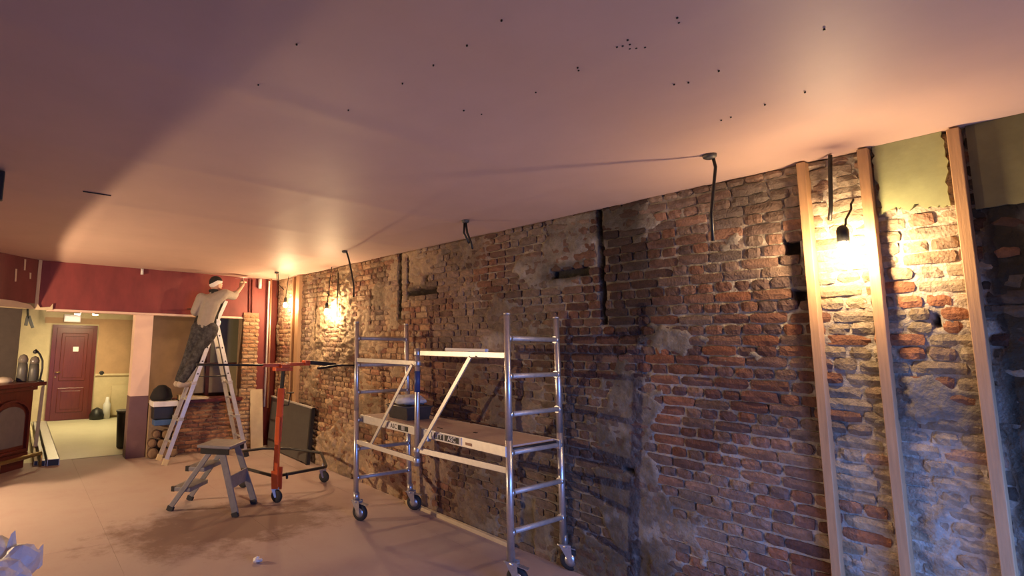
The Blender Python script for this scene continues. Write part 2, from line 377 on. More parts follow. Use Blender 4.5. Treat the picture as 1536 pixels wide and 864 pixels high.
# remains of green plaster at the top of the near bays
def ragged(y0, y1, z0, z1, x0, th, seed, ends=True):
    nz = lambda t, k: float(fbm(np.array(t*9.+seed), np.array(k*3.1+seed), 4))
    pts = [(y0+(y1-y0)*k/40, z0 + .022*nz(k/40, 1)) for k in range(41)]
    pts += [(y1 + (.018*nz(k/14, 2) if ends else 0), z0+(z1-z0)*k/14) for k in range(1, 14)]
    pts += [(y1, z1), ((y0+y1)/2, z1), (y0, z1)]
    pts += [(y0 + (.018*nz(k/14, 3) if ends else 0), z0+(z1-z0)*k/14) for k in range(13, 0, -1)]
    bm = bmesh.new(); prism(bm, [(x0, a, b) for a, b in pts], (th, 0, 0))
    bmesh.ops.recalc_face_normals(bm, faces=bm.faces); bmesh.ops.triangulate(bm, faces=bm.faces); return bm
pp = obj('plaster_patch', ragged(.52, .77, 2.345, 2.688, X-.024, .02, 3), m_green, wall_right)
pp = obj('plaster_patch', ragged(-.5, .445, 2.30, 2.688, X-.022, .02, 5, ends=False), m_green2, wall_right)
# batten lying along the foot of the wall
bt = tag(obj('trim_1', box(3.50, 3.545, 3.20, 4.66, 0, .035, .004), m_board), kind='structure')
# ------------------------------------------------------------------ floor, ceiling, other walls
floor = tag(obj('floor', box(-2.4, 3.8, -2.3, 8.75, -.12, -.012), m_plum), kind='structure')
ys = [-2.3, -1.1, 1.34, 3.78, 6.22, 8.66]
for ix in range(6):
    x0 = max(-2.89 + ix*1.22, -2.4)
    off = 0 if ix % 2 == 0 else 1.22
    y = -2.3 - off
    while y < 8.70:
        a, b = max(y, -2.3), min(y+2.44, 8.72)
        xe = min(-2.89 + ix*1.22 + 1.2185, 3.60)
        if b-a > .05 and xe-x0 > .05:
            o = obj('floor_board', box(x0, xe, a+.0008, b-.0008, -.012, rnd.random()*.001), m_floor if x0 > -.6 else m_shade, floor)  # boards out of view at left are darkened to cut bounce light
        y += 2.44
tile_floor = tag(obj('floor_1', box(-2.4, 3.8, 8.72, 13.0, -.1, .001), m_tile), kind='structure')
def ceil_mesh():
    xs = np.linspace(-2.4, 3.60, 160); yy = np.linspace(-2.3, 8.34, 260)
    A, Bg = np.meshgrid(xs, yy, indexing='ij')
    z = H + .004*fbm(A*.9, Bg*.9, 3, 2.)
    for k, s in enumerate((2.05, 3.25, 4.45, 5.65, 6.85)): z = z - .004*np.exp(-((Bg-s-.02*A)/.07)**2)
    for s in (.5, 1.7, 2.9): z = z - .003*np.exp(-((A-s)/.06)**2)
    z = z - .003*np.exp(-(((A-2.62)/.04)**2+((Bg-1.15)/.3)**2))
    n, m = len(xs), len(yy); i = (np.arange(n-1)[:, None]*m + np.arange(m-1)).ravel(); F = np.stack([i, i+1, i+m+1, i+m], -1)
    me = bpy.data.meshes.new('ceiling'); P = np.stack([A, Bg, z], -1).reshape(-1, 3); me.from_pydata(P.tolist(), [], F.tolist())
    return me
ceiling = tag(obj('ceiling', ceil_mesh(), m_ceil, smooth=True), kind='structure')
obj('crack', box(.30, .48, 4.19, 4.20, H-.0065, H), m_black, ceiling)
obj('slab', box(-2.4, 3.75, -2.3, 8.34, H+.03, H+.15), m_plum, ceiling)
scr = [(0.73, 1.62), (1.21, 1.11), (1.22, 1.28), (1.21, 1.45), (1.2, 1.63), (1.15, 1.97), (1.57, 1.67), (1.66, 1.65), (1.65, .78), (1.68, .79), (1.66, .97), (1.67, .95), (1.71, .95), (1.695, .965), (1.64, .94), (1.65, .985), (1.73, .93), (1.66, 1.15), (1.68, 1.16), (2.08, 1.01), (2.11, .97), (2.11, .86), (2.1, .54), (2.57, .88), (2.59, 1.06), (2.59, 1.02), (2.57, .74), (.73, 1.98), (1.69, 1.37)]
sme = bpy.data.meshes.new('screw_head')
sbm = bmesh.new(); lathe(sbm, [(.0015, -.0015), (.0036, -.001), (.0036, .004)], n=8); sbm.to_mesh(sme); sbm.free(); sme.materials.append(m_black)
for x, y in scr:
    o = obj('screw_head', sme, None, ceiling); o.location = (x, y, H-.003)
def structure(name, bm, m, parent=None, smooth=False):
    return tag(obj(name, bm, m, parent, smooth), kind='structure')
structure('wall_left', box(-2.5, -2.4, -2.3, 13.1, 0, 2.8), m_shade)
wf = structure('wall_front', box(-2.5, .7, -1.45, -1.35, 0, 2.8), m_shade)
obj('panel', box(3.3, 3.8, -1.45, -1.35, 0, 2.8), m_shade, wf); obj('panel', box(.7, 3.3, -1.45, -1.35, 1.8, 2.8), m_shade, wf); obj('panel', box(.7, 3.3, -1.45, -1.35, 0, .22), m_shade, wf)
wn = structure('window_1', box(.70, .76, -1.43, -1.37, .22, 1.8), m_dwood2)
obj('frame', box(3.24, 3.3, -1.43, -1.37, .22, 1.8), m_dwood2, wn)
structure('wall_right_end', box(3.72, 3.8, -2.3, 13.1, 0, 2.8), m_shade)
# back of the room: header beam, angled header, pillar
hd = structure('wall_back', box(.17, 3.40, 8.30, 8.52, 2.045, 2.70), m_red)
obj('edging', box(.30, 3.05, 8.285, 8.53, 2.02, 2.05, .004), m_peach, hd)
obj('corner_bead', box(.155, .195, 8.27, 8.30, 2.06, 2.688, .004), m_board, hd)
obj('plaster_remnant', prismbm([(.16, 8.272, 2.03), (.36, 8.272, 2.03), (.36, 8.272, 2.12), (.33, 8.272, 2.075), (.22, 8.272, 2.06), (.18, 8.272, 2.12)], (0, .03, 0)), m_board, hd)
dA = Vector((.70, .71, 0)).normalized()
def ang(t, n=0, z=0):            # along the angled front on the left; t backwards from its right end, n towards the room
    p = Vector((.17, 8.29, 0)) - dA*t + Vector((.71, -.70, 0))*n; return (p.x, p.y, z)
ha = structure('wall_back_angled', prismbm([ang(0, 0, 2.11), ang(3.4, 0, 2.11), ang(3.4, 0, 2.70), ang(0, 0, 2.70)], (-.15, .15, 0)), m_redd)
obj('plaster_remnant', prismbm([ang(.03, .012, 2.04), ang(3.4, .012, 2.02), ang(3.4, .012, 2.12), ang(.7, .012, 2.125), ang(.35, .012, 2.12), ang(.10, .012, 2.09)], (-.15, .15, 0)), m_board, ha)
for t, a, b in ((.34, 2.36, 2.52), (.22, 2.52, 2.66), (.12, 2.42, 2.50)):
    obj('white_drip', prismbm([ang(t, .004, a), ang(t+.022, .004, a), ang(t+.03, .004, b), ang(t+.004, .004, b)], (-.004, .004, 0)), m_board, ha)
pl = structure('pillar_1', box(1.40, 1.645, 8.36, 8.56, .86, 2.03), m_peach)
obj('lower_half', box(1.395, 1.65, 8.355, 8.565, 0, .86, .003), m_plum, pl)
# brick pier, red strip, low brick wall
def brick_face(name, x0, x1, yf, z0, z1, L, hgt, parent, tooth=0, pal=None):
    r = random.Random(len(name)); z = z0; k = 0
    while z+hgt < z1+.001:
        x = x0 - (L*.5 if k % 2 else 0)
        while x < x1-.02:
            a, b = max(x, x0-(tooth if k % 2 else 0)), min(x+L, x1+(tooth if k % 2 == 0 else 0))
            if b-a > .03:
                V, Fc = brick_geo(b-a-.012, hgt-.013, r, .006+r.random()*.012)
                V = [(v[1], v[0], v[2]) for v in V]; Fc = [f[::-1] for f in Fc]
                c0 = np.array(pal[int(r.random()*len(pal))])*(.8+.4*r.random())
                o = obj('brick', brick_mesh('brick', V, Fc, [c0*(.8+.4*r.random()) for _ in V]), None, parent)
                o.location = ((a+b)/2, yf, z+hgt/2)
            x += L
        z += hgt; k += 1
pal_p = [(.42, .27, .15), (.36, .21, .11), (.46, .32, .19), (.32, .17, .09)]
pal_l = [(.26, .12, .065), (.22, .10, .055), (.30, .15, .08), (.20, .09, .06)]
m_bed = mat('bed_mortar', (.30, .21, .13), .95, var=.2, scale=25)
pier = structure('pillar_2', box(2.985, 3.235, 8.27, 8.50, .0, 2.12), m_bed)
brick_face('pier_bricks', 2.985, 3.235, 8.262, .0, 2.12, .19, .058, pier, .015, pal_p)
lw = structure('wall_low', box(1.66, 2.985, 8.27, 8.48, 0, .74), m_bed)
brick_face('low_wall_bricks', 1.98, 2.985, 8.262, .02, .74, .19, .06, lw, 0, pal_l)
obj('ledge', box(1.95, 3.0, 8.20, 8.52, .745, .80, .005), m_dwood2, lw)
rs = structure('wall_strip', box(3.05, 3.40, 8.30, 8.50, 0, 2.045), m_red)
obj('groove_pipe', tubebm([(3.07, 8.285, 2.13), (3.055, 8.285, 2.66)], .012, 8), m_redd, rs)
obj('groove_pipe', tubebm([(3.115, 8.285, 2.12), (3.10, 8.285, 2.66)], .010, 8), m_dwood2, rs)
obj('edge_strip', box(3.385, 3.41, 8.275, 8.30, .62, 2.66), m_white, rs)
structure('wall_gap', box(3.41, 3.62, 8.36, 8.5, 0, 2.69), m_dwood2)
yb = tag(obj('leaning_board', prismbm([(3.13, 8.10, 0), (3.33, 8.10, 0), (3.335, 8.235, .905), (3.135, 8.235, .905)], (0, .022, 0)), m_board), 'pale yellow board leaning against the brick pier and red wall strip', 'board')
# ------------------------------------------------------------------ room beyond
bw = structure('wall_far', box(-2.4, 3.8, 12.95, 13.1, 0, 2.3), m_cream)
obj('upper_panel', box(1.45, 3.7, 12.93, 12.95, .93, 2.1), m_tan, bw)
obj('upper_panel', box(.45, 1.45, 12.935, 12.95, 1.98, 2.1), m_tan, bw)
structure('trim_2', box(1.45, 3.7, 12.91, 12.95, .89, .93), m_board)
structure('ceiling_1', box(-2.4, 3.8, 8.52, 13.1, 2.27, 2.4), m_plum)
dr = structure('door_1', box(.60, 1.42, 12.88, 12.95, 0, 1.95), m_dwood2)
obj('leaf', box(.68, 1.345, 12.86, 12.90, .01, 1.89, .004), m_dwood, dr)
for za, zb in ((.16, .66), (.80, 1.78)):
    o = obj('panel', box(.77, 1.255, 12.845, 12.88, za, zb, .012), m_dwood, dr)
    obj('panel_field', box(.83, 1.195, 12.838, 12.87, za+.06, zb-.06, .01), m_dwood, dr)
obj('notice', box(.99, 1.09, 12.832, 12.84, 1.40, 1.50), m_white, dr)
obj('handle', tubebm([(.715, 12.86, .98), (.715, 12.82, .98), (.80, 12.82, .98)], .011, 8), m_brass, dr)
obj('lock', lathebm([(.018, 0), (.018, .015), (.012, .02)], (.715, 12.86, .88), 10, (0, -1, 0)), m_brass, dr)
sg = empty('emergency_light', (.93, 12.9, 2.0), 'pinkish lit emergency light box above the far red wooden door', 'light')
put(obj('housing', box(.78, 1.09, 12.86, 12.94, 2.01, 2.17, .008), m_white), sg); put(obj('diffuser', box(.80, 1.07, 12.85, 12.86, 2.03, 2.13), m_exit), sg)
for nm, x, y, lab in (('ceiling_spotlight', .92, 11.6, 'glaring round spotlight above the emergency light'), ('ceiling_spotlight', 1.22, 11.6, 'small bright spotlight right of the emergency light under the beam')):
    t = empty(nm, (x, y, 2.2), lab, 'spotlight')
    put(obj('housing', lathebm([(.055, -.03), (.058, 0), (.058, .10), (.03, .12)], (x, y, 2.16), 14), m_zinc), t)
    put(obj('lamp_disc', lathebm([(.03, -.035), (.048, -.025), (.05, -.005)], (x, y, 2.155), 14), m_down), t)
sk = tag(obj('wall_socket', lathebm([(.05, 0), (.05, .03), (.03, .04)], (1.57, 12.945, .94), 14, (0, -1, 0)), m_black), 'round dark socket on the wall strip right of the red door', 'socket')
rg = structure('trim_3', box(1.78, 2.12, 12.86, 12.94, .05, .68, .01), m_cream)
tag(obj('floor_bottle', lathebm([(.001, 0), (.07, .01), (.075, .30), (.04, .36), (.03, .45), (.001, .452)], (1.70, 12.75, 0), 14), m_white), 'white bottle standing on the far floor right of the door', 'bottle')
tag(obj('rubbish_heap', lathebm([(.14, 0), (.15, .09), (.09, .20), (.02, .24)], (1.52, 12.75, 0), 9), m_black), 'low black bundle on the far floor beside the white bottle', 'bundle')
bn = empty('rubbish_bin', (1.50, 9.25, 0), 'tall dark waste bin half hidden behind the peach and plum pillar', 'bin')
put(obj('body', lathebm([(.11, 0), (.125, .02), (.15, .54)], (1.53, 9.25, 0), 18), m_black), bn); put(obj('rim', lathebm([(.15, .54), (.16, .545), (.16, .57), (.14, .57)], (1.53, 9.25, 0), 18), m_grey), bn)
dc = structure('pillar_3', box(-.30, .03, 8.75, 9.0, 0, 2.1), m_soot)
fn = empty('hanging_fan', (.17, 12.3, 2.2), 'small dark hanging ornament with drooping blades left of the door', 'ornament')
put(obj('stem', tubebm([(.12, 12.3, 2.27), (.14, 12.3, 2.08)], .02, 8), m_black), fn)
for a, b in (((.14, 12.3, 2.09), (.12, 12.3, 1.90)), ((.15, 12.3, 2.09), (.24, 12.3, 1.86))):
    bm = bmesh.new(); bar(bm, a, b, .02, .06, (1, 0, 0), .008); put(obj('blade', bm, m_grey), fn)
# ------------------------------------------------------------------ bar counter and what stands on it
BD = Vector((.66, .75, 0)).normalized(); BN = Vector((BD.y, -BD.x, 0))          # along the front, out of the front
BO = Vector((.24, 8.46, 0))
def bp(t, n, z): p = BO - BD*t + BN*n; return (p.x, p.y, z)
def bbox(t0, t1, n0, n1, z0, z1, bev=.006):
    bm = bmesh.new(); bar(bm, bp(t0, (n0+n1)/2, (z0+z1)/2), bp(t1, (n0+n1)/2, (z0+z1)/2), abs(n1-n0), z1-z0, bev=bev); return bm
bc = empty('bar_counter', BO, 'dark mahogany bar counter with arched glass front and overhanging top', 'bar counter')
put(obj('carcass', bbox(0, 2.2, -.60, 0, .10, 1.0), m_dwood), bc)
put(obj('plinth', bbox(.03, 2.2, -.58, -.02, 0, .10), m_dwood2), bc)
put(obj('counter_top', bbox(-.14, 2.25, -.70, .07, 1.035, 1.085), m_dwood2), bc)
put(obj('cornice', bbox(-.03, 2.2, -.6, .035, .985, 1.035), m_dwood), bc)
for k in range(2):
    t0 = .12+k*.62; arch = [(t0, .30), (t0+.46, .30), (t0+.46, .66)] + [(t0+.23+.23*math.cos(a), .66+.14*math.sin(a)) for a in np.linspace(.2, PI-.2, 8)] + [(t0, .66)]
    put(obj('arched_pane', prismbm([bp(a, .006, b) for a, b in arch], BN*.006), m_glass), bc)
    outer = [(t0-.05, .24), (t0+.51, .24), (t0+.51, .70)] + [(t0+.23+.28*math.cos(a), .68+.19*math.sin(a)) for a in np.linspace(.2, PI-.2, 8)] + [(t0-.05, .70)]
    bm = bmesh.new()
    for (a, b), (c, d) in zip(outer, outer[1:]+outer[:1]): bar(bm, bp(a, .012, b), bp(c, .012, d), .03, .05, BN)
    put(obj('arch_moulding', bm, m_dwood2), bc)
put(obj('lower_rail', bbox(.02, 2.2, 0, .02, .13, .2), m_dwood2), bc)
fr = empty('foot_rail', bp(-.3, .2, 0), 'brass foot rail running low in front of the dark bar', 'foot rail')
put(obj('rail', tubebm([bp(-.06, .14, .17), bp(2.2, .14, .17)], .024, 10), m_brass), fr)
put(obj('bracket', tubebm([bp(-.07, .14, 0), bp(-.07, .14, .16)], .014, 8), m_brass), fr); put(obj('bracket', tubebm([bp(.6, .14, 0), bp(.6, .14, .16)], .014, 8), m_brass), fr)
for x, y, hh, lab in ((.095, 8.58, .36, 'tall dark round-topped canister on the bar beside the dark post'), (.225, 8.60, .335, 'dark round-topped canister on the bar next to the bent arm lamp')):
    t = empty('canister', (x, y, 1.085), lab, 'canister', 'canisters on the bar')
    put(obj('body', lathebm([(.05, 0), (.065, .01), (.062, hh*.45), (.055, hh*.7)], (x, y, 1.085), 16), m_grey), t)
    put(obj('dome', lathebm([(.055, hh*.7), (.058, hh*.82), (.04, hh*.95), (.008, hh)], (x, y, 1.085), 16), m_glass), t)
tag(obj('folded_cloth', lathebm([(.10, 0), (.115, .025), (.08, .06), (.02, .075)], (-.10, 8.45, 1.085), 12), m_shoe), 'low crumpled grey cloth lying on the bar', 'cloth')
lp = empty('bar_lamp', (.31, 8.5, 1.085), 'black bent-arm work lamp standing at the end of the bar', 'lamp')
put(obj('base', lathebm([(.05, 0), (.05, .015), (.015, .025)], (.30, 8.50, 1.085), 14), m_black), lp)
put(obj('arm', tubebm([(.30, 8.50, 1.10), (.315, 8.50, 1.26), (.31, 8.50, 1.36), (.275, 8.485, 1.44), (.24, 8.47, 1.485)], .013, 8), m_black), lp)
put(obj('lamp_head', lathebm([(.012, -.05), (.026, -.03), (.028, 0)], (.235, 8.465, 1.49), 14, (.8, -.4, .45)), m_black), lp)
tag(obj('cream_board', prismbm([(.335, 9.6, 0), (.385, 9.6, 0), (.41, 9.6, .97), (.365, 9.6, .93)], (.0, .05, 0)), m_board), 'narrow cream board standing upright behind the end of the bar', 'board')
for x0, x1, y0, y1, h, m, lab in ((.46, .60, 8.38, 12.3, .085, m_alu2, 'wide grey metal profile lying on the floor, nearest the doorway'), (.385, .445, 8.42, 12.4, .07, m_alud, 'middle narrow metal profile on the floor beside the wide one'), (.315, .365, 8.50, 12.3, .06, m_cream, 'pale narrow profile on the floor closest to the bar')):
    t = empty('metal_profile', (x0, y0, 0), lab, 'metal profile', 'long profiles on the floor by the bar')
    put(obj('flange', box(x0, x0+.008, y0, y1, 0, h), m), t); put(obj('flange', box(x1-.008, x1, y0, y1, 0, h), m), t)
    put(obj('web', box(x0, x1, y0, y1, h-.006, h), m), t); put(obj('end_cap', box(x0+.008, x1-.008, y0+.006, y0+.014, .0, h-.006), m_black), t)
wl = empty('added_floodlight', (-1.8, 6.5, 1.4), 'added black metal floodlight hanging unseen left of the bar', 'floodlight')      # unseen body added for the beam set at the top
wd = Vector((.573, 0, -.82)).normalized(); wc = Vector((-1.8, 6.5, 1.4))
put(obj('housing', lathebm([(.03, .10), (.075, .085), (.08, .012), (.07, .008)], wc-wd*.045, 18, -wd), m_black), wl)
put(obj('hanger', tubebm([wc-wd*.13, wc-wd*.16+Vector((0, 0, .06)), (-1.87, 6.5, 1.8), (-1.87, 6.5, 2.69)], .010, 8), m_black), wl)
# ------------------------------------------------------------------ clutter in the hatch behind the ladder
for i, (x, z, r) in enumerate(((1.72, .075, .075), (1.87, .07, .07), (2.0, .06, .06), (1.70, .215, .06), (1.825, .20, .06), (1.945, .185, .055), (1.75, .335, .055), (1.88, .325, .06), (2.01, .30, .05))):
    t = empty('firewood_log', (x, 8.1, z), ('bottom', 'middle', 'top')[i//3] + ' row ' + ('log nearest the pillar', 'log in the middle', 'log nearest the low wall')[i%3] + ', short dark round firewood', 'log', 'logs stacked between pillar and low wall')
    put(obj('bark', tubebm([(x, 8.17, z), (x+.01, 8.26, z)], r, 12), m_log), t)
    put(obj('cut_end', lathebm([(r*.9, 0), (r*.86, .006), (r*.3, .008)], (x, 8.172, z), 12, (0, -1, .02)), m_logend), t)
tag(obj('blue_tray', box(1.70, 2.0, 8.10, 8.30, .46, .54, .012), mat('blue_plastic', (.05, .11, .26), .4)), 'shallow blue tray above the firewood logs', 'tray')
tag(obj('dark_crate', box(1.68, 1.96, 8.12, 8.32, .545, .72, .012), m_black), 'dark crate between the blue tray and the white box', 'crate')
tag(obj('white_box', box(1.66, 2.0, 8.06, 8.34, .725, .80, .008), m_white), 'long white box lying beside the pillar at ledge height', 'box')
tag(obj('rolled_paper', prismbm([(2.02, 8.08, .805), (2.42, 8.08, .805), (2.45, 8.08, .83), (2.02, 8.08, .87)], (0, .18, 0)), m_cream), 'pale paper sheets piled on the dark ledge behind the ladder', 'papers')
bm = bmesh.new(); lathe(bm, [(.12, 0), (.15, .05), (.13, .16), (.05, .22), (.02, .23)], (1.80, 8.22, .80), 14)
for v in bm.verts: v.co += Vector((math.sin(v.co.z*31+v.co.x*17), math.sin(v.co.x*27), math.sin(v.co.y*25)))*.012
tag(obj('black_sack', bm, m_dark), 'lumpy black bag resting on the white box', 'bag')
gp = empty('display_panel', (2.8, 9.1, .75), 'grey-green upright panel in a dark frame behind the ladder opening', 'panel')
put(obj('board', box(2.70, 3.30, 9.10, 9.14, 1.30, 2.2), m_olive), gp); put(obj('frame', box(2.66, 2.72, 9.06, 9.16, 0, 2.2), m_dwood2), gp); put(obj('frame', box(3.27, 3.33, 9.06, 9.16, 0, 2.2), m_dwood2), gp)
put(obj('lower_board', box(2.45, 3.27, 9.12, 9.15, .80, 1.26), m_cream), gp); put(obj('shelf', box(2.40, 3.30, 9.0, 9.16, 1.26, 1.30), m_dwood2), gp)
structure('wall_hatch', box(1.66, 3.62, 9.3, 9.36, 0, 2.27), mat('hatch_wall', (.24, .15, .09), .8, var=.15, scale=4))
# ------------------------------------------------------------------ studs, bulbs, cables on the wall
def stud(y, w, t, z0, z1, lab):
    o = obj('wall_stud', box(X-.006-t, X+.012, y-w/2, y+w/2, z0, z1, .003), m_pine); return tag(o, lab, 'timber stud', 'timber studs on the brick wall')
stud(1.06, .040, .055, 0, H-.01, 'pine stud left of the near bulb, against red bricks')
stud(.80, .042, .055, 0, H-.01, 'pine stud just right of the near bulb')
stud(.48, .042, .055, 0, H-.01, 'pine stud between the green plaster and the dark end wall')
stud(7.44, .12, .05, .7, H-.01, 'broad notched pine stud beside the far bulb')
stud(7.62, .045, .05, .7, H-.01, 'thin pine stud left of the broad notched one')
def wob(a, b, n, amp, seed):
    r = random.Random(seed); a, b = Vector(a), Vector(b)
    return [a.lerp(b, i/n) + (Vector((r.uniform(-1, 1), r.uniform(-1, 1), 0))*amp if 0 < i < n else Vector()) for i in range(n+1)]
def bulb(loc, top, lab, seed, bm_=None):
    x, y, z = loc; t = empty('hanging_bulb', loc, lab, 'light bulb', 'bare bulbs on the brick wall')
    put(obj('cord', tubebm(wob(top, (x, y, z+.10), 6, .006, seed), .005, 8), m_cord), t)
    put(obj('socket', lathebm([(.008, .125), (.020, .115), (.025, .10), (.025, .045), (.020, .038)], loc, 14), m_black), t)
    put(obj('glass_bulb', lathebm([(.013, .042), (.017, .028), (.029, .006), (.031, -.008), (.027, -.024), (.014, -.034), (.002, -.0365)], loc, 18), bm_ or m_bulb), t)
bulb((3.385, .875, 2.15), (3.575, .865, 2.44), 'glowing bare bulb hanging between two near studs', 1)
bulb((3.42, 6.31, 2.07), (3.50, 6.35, 2.69), 'glowing bare bulb over rough lumpy plaster on the far brick wall', 2, m_bulbf)
bulb((3.42, 7.66, 2.23), (3.47, 7.68, 2.69), 'glowing bare bulb beside the broad notched stud near the far corner', 3, m_bulbf)
def cable(pts, r, lab, box_at=None, name='hanging_cable', extra=None):
    t = empty(name, pts[0], lab, 'cable', 'loose cables')
    put(obj('cable', tubebm(pts, r, 8), m_cord), t)
    if extra: put(obj('cable', tubebm(extra, r, 8), m_cord), t)
    if box_at: put(obj('ceiling_gland', lathebm([(.02, -.022), (.032, -.014), (.034, .004)], box_at, 12), m_grey), t)
cable([(3.02, 1.29, 2.685), (3.035, 1.285, 2.62), (3.03, 1.30, 2.50), (3.02, 1.315, 2.36), (3.02, 1.315, 2.22)], .0085, 'long dark cable hanging from the ceiling left of the near studs', (3.01, 1.30, H-.004))
cable([(3.03, 3.21, 2.685), (3.04, 3.20, 2.58), (3.05, 3.17, 2.50), (3.05, 3.15, 2.44)], .009, 'short doubled cable hanging from the middle of the ceiling edge', (3.03, 3.21, H-.004), extra=[(3.03, 3.22, 2.685), (3.02, 3.22, 2.58), (3.04, 3.18, 2.49)])
cable([(3.0, 5.11, 2.685), (3.02, 5.09, 2.60), (3.03, 5.03, 2.42), (3.04, 5.00, 2.28), (3.04, 5.00, 2.16)], .010, 'dark cable hanging from the ceiling above the far end of the scaffold', (2.99, 5.13, H-.004))
cable([(3.12, 7.34, 2.685), (3.13, 7.33, 2.55), (3.12, 7.30, 2.42), (3.10, 7.26, 2.30)], .006, 'thin pair of wires hanging near the far corner', (3.12, 7.34, H-.004), extra=[(3.14, 7.34, 2.685), (3.16, 7.33, 2.5), (3.18, 7.2, 2.42)])
cable([(3.50, .925, 2.68), (3.495, .93, 2.60), (3.49, .935, 2.48), (3.49, .94, 2.40), (3.49, .95, 2.33)], .0095, 'black corrugated cable running down the wall above the near bulb', name='wall_cable')
cable([(3.53, 6.22, 2.6), (3.52, 6.2, 2.4), (3.52, 6.21, 2.2), (3.53, 6.215, 2.0)], .008, 'dark cable on the wall right of the bulb over rough plaster', name='wall_cable')
tag(obj('copper_pipe', tubebm([(3.40, 8.14, .62), (3.385, 8.14, 1.6), (3.37, 8.14, 2.68)], .016, 10), m_cop), 'thin copper pipe rising in the far corner to the ceiling', 'pipe')
tag(obj('white_pipe_stub', tubebm([(3.22, 8.24, 2.52), (3.22, 8.24, 2.685)], .028, 10), m_white), 'white pipe stub under the ceiling at the far corner', 'pipe stub', 'white stubs under the ceiling')
tag(obj('white_pipe_stub', tubebm([(1.43, 8.27, 2.60), (1.43, 8.27, 2.685)], .02, 10), m_white), 'small white stub under the ceiling above the peach pillar', 'pipe stub', 'white stubs under the ceiling')
tag(obj('ceiling_bracket', box(-.28, -.146, 3.96, 4.02, 2.50, 2.685, .006), m_black), 'small black bracket hanging from the ceiling at the left edge', 'bracket')
rad = empty('dark_radiator', (3.4, 7.4, 0), 'dark grey flat panel leaning against the wall behind the orange lift', 'panel')
put(obj('sheet', prismbm([(3.42, 6.78, .02), (3.42, 8.16, .02), (3.48, 8.20, .78), (3.48, 6.78, .74)], (.035, 0, 0)), m_grey), rad)
put(obj('edge_profile', prismbm([(3.41, 6.75, 0), (3.41, 6.79, 0), (3.47, 6.79, .76), (3.47, 6.75, .76)], (.05, 0, 0)), m_black), rad)
put(obj('top_profile', prismbm([(3.468, 6.75, .745), (3.468, 8.2, .785), (3.47, 8.2, .80), (3.47, 6.75, .76)], (.05, 0, 0)), m_alud), rad)
# ------------------------------------------------------------------ scaffold
sc = empty('scaffold', (3.15, 3.55, 0), 'folding aluminium scaffold on casters with plywood deck, beside the brick wall', 'scaffold')
PB = {1: ((2.80, 4.48, 0), (2.85, 4.61, 1.865)), 2: ((3.435, 4.47, 0), (3.49, 4.63, 1.865)), 3: ((2.955, 2.70, 0), (2.865, 2.62, 1.875)), 4: ((3.54, 2.71, 0), (3.495, 2.69, 1.875))}
def pp_(k, z): a, b = Vector(PB[k][0]), Vector(PB[k][1]); return a.lerp(b, z/b.z)
for k in (1, 2, 3, 4):
    bm = bmesh.new(); tube(bm, [pp_(k, .18), pp_(k, 1.0)], .0255, 14); tube(bm, [pp_(k, 1.0), pp_(k, 1.40), pp_(k, 1.41), pp_(k, PB[k][1][2])], [.0255, .0255, .0225, .0225], 14)
    bmesh.ops.recalc_face_normals(bm, faces=bm.faces); p = put(obj('post', bm, m_alu), sc)
    q = obj('post_cap', lathebm([(.024, 0), (.024, .012), (.01, .014)], pp_(k, PB[k][1][2]-.004), 12), m_alu2); put(q, sc)
    # caster
    b = pp_(k, 0); d = Vector((.45, -.89, 0)) if k in (1, 3) else Vector((.6, -.8, 0)); s = Vector((-d.y, d.x, 0)); off = d*.045
    bm = bmesh.new(); w0 = b+off+Vector((0, 0, .075))
    lathe(bm, [(.045, -.02), (.068, -.02), (.075, -.012), (.075, .012), (.068, .02), (.045, .02)], w0, 22, s); bmesh.ops.recalc_face_normals(bm, faces=bm.faces)
    cw = put(obj('caster', bm, m_rub), sc)
    bm = bmesh.new(); lathe(bm, [(.012, -.024), (.042, -.021), (.042, .021), (.012, .024)], w0, 16, s); bmesh.ops.recalc_face_normals(bm, faces=bm.faces); o = obj('hub', bm, m_zinc); o.parent = cw; o.matrix_parent_inverse = cw.matrix_parent_inverse.copy(); o.matrix_parent_inverse = Matrix.Identity(4)
    bm = bmesh.new()
    for e in (-1, 1): prism(bm, [w0+s*e*.030+Vector((0, 0, -.01))-d*.012, w0+s*e*.030+Vector((0, 0, -.01))+d*.012, b+s*e*.034+Vector((0, 0, .185))+d*.05, b+s*e*.034+Vector((0, 0, .185))-d*.035], s*.005*e)
    bx(bm, b.x-.035, b.x+.045, b.y-.04, b.y+.035, .165, .178, .003); tube(bm, [b+Vector((0, 0, .17)), b+Vector((0, 0, .25))], .030, 12); bar(bm, b+d*.02+Vector((0, 0, .165)), b+d*.12+Vector((0, 0, .15)), .05, .006)
    bmesh.ops.recalc_face_normals(bm, faces=bm.faces); o = obj('caster_fork', bm, m_zinc); o.parent = cw
for a, b in ((1, 2), (3, 4)):
    for z in (.375, .64, .91, 1.175, 1.44, 1.705):
        if a == 1 and z in (1.175,): pass
        put(obj('rung', tubebm([pp_(a, z), pp_(b, z)], .018, 12), m_alud), sc)
        for k, o_ in ((a, b), (b, a)): put(obj('rung_collar', tubebm([pp_(k, z), pp_(k, z).lerp(pp_(o_, z), .05)], .027, 12), m_alu), sc)
hx = Vector((2.835, 3.60, 0))
put(obj('hinge_post', tubebm([hx+Vector((0, 0, .655)), hx+Vector((0, 0, 1.62))], .0225, 14), m_alu), sc)
put(obj('grip_band', tubebm([hx+Vector((0, 0, 1.255)), hx+Vector((0, 0, 1.43))], .0245, 14), m_blue), sc)
def rail(name, p, q, w, h, m):
    bm = bmesh.new(); bar(bm, p, q, w, h, bev=.003); put(obj(name, bm, m), sc)
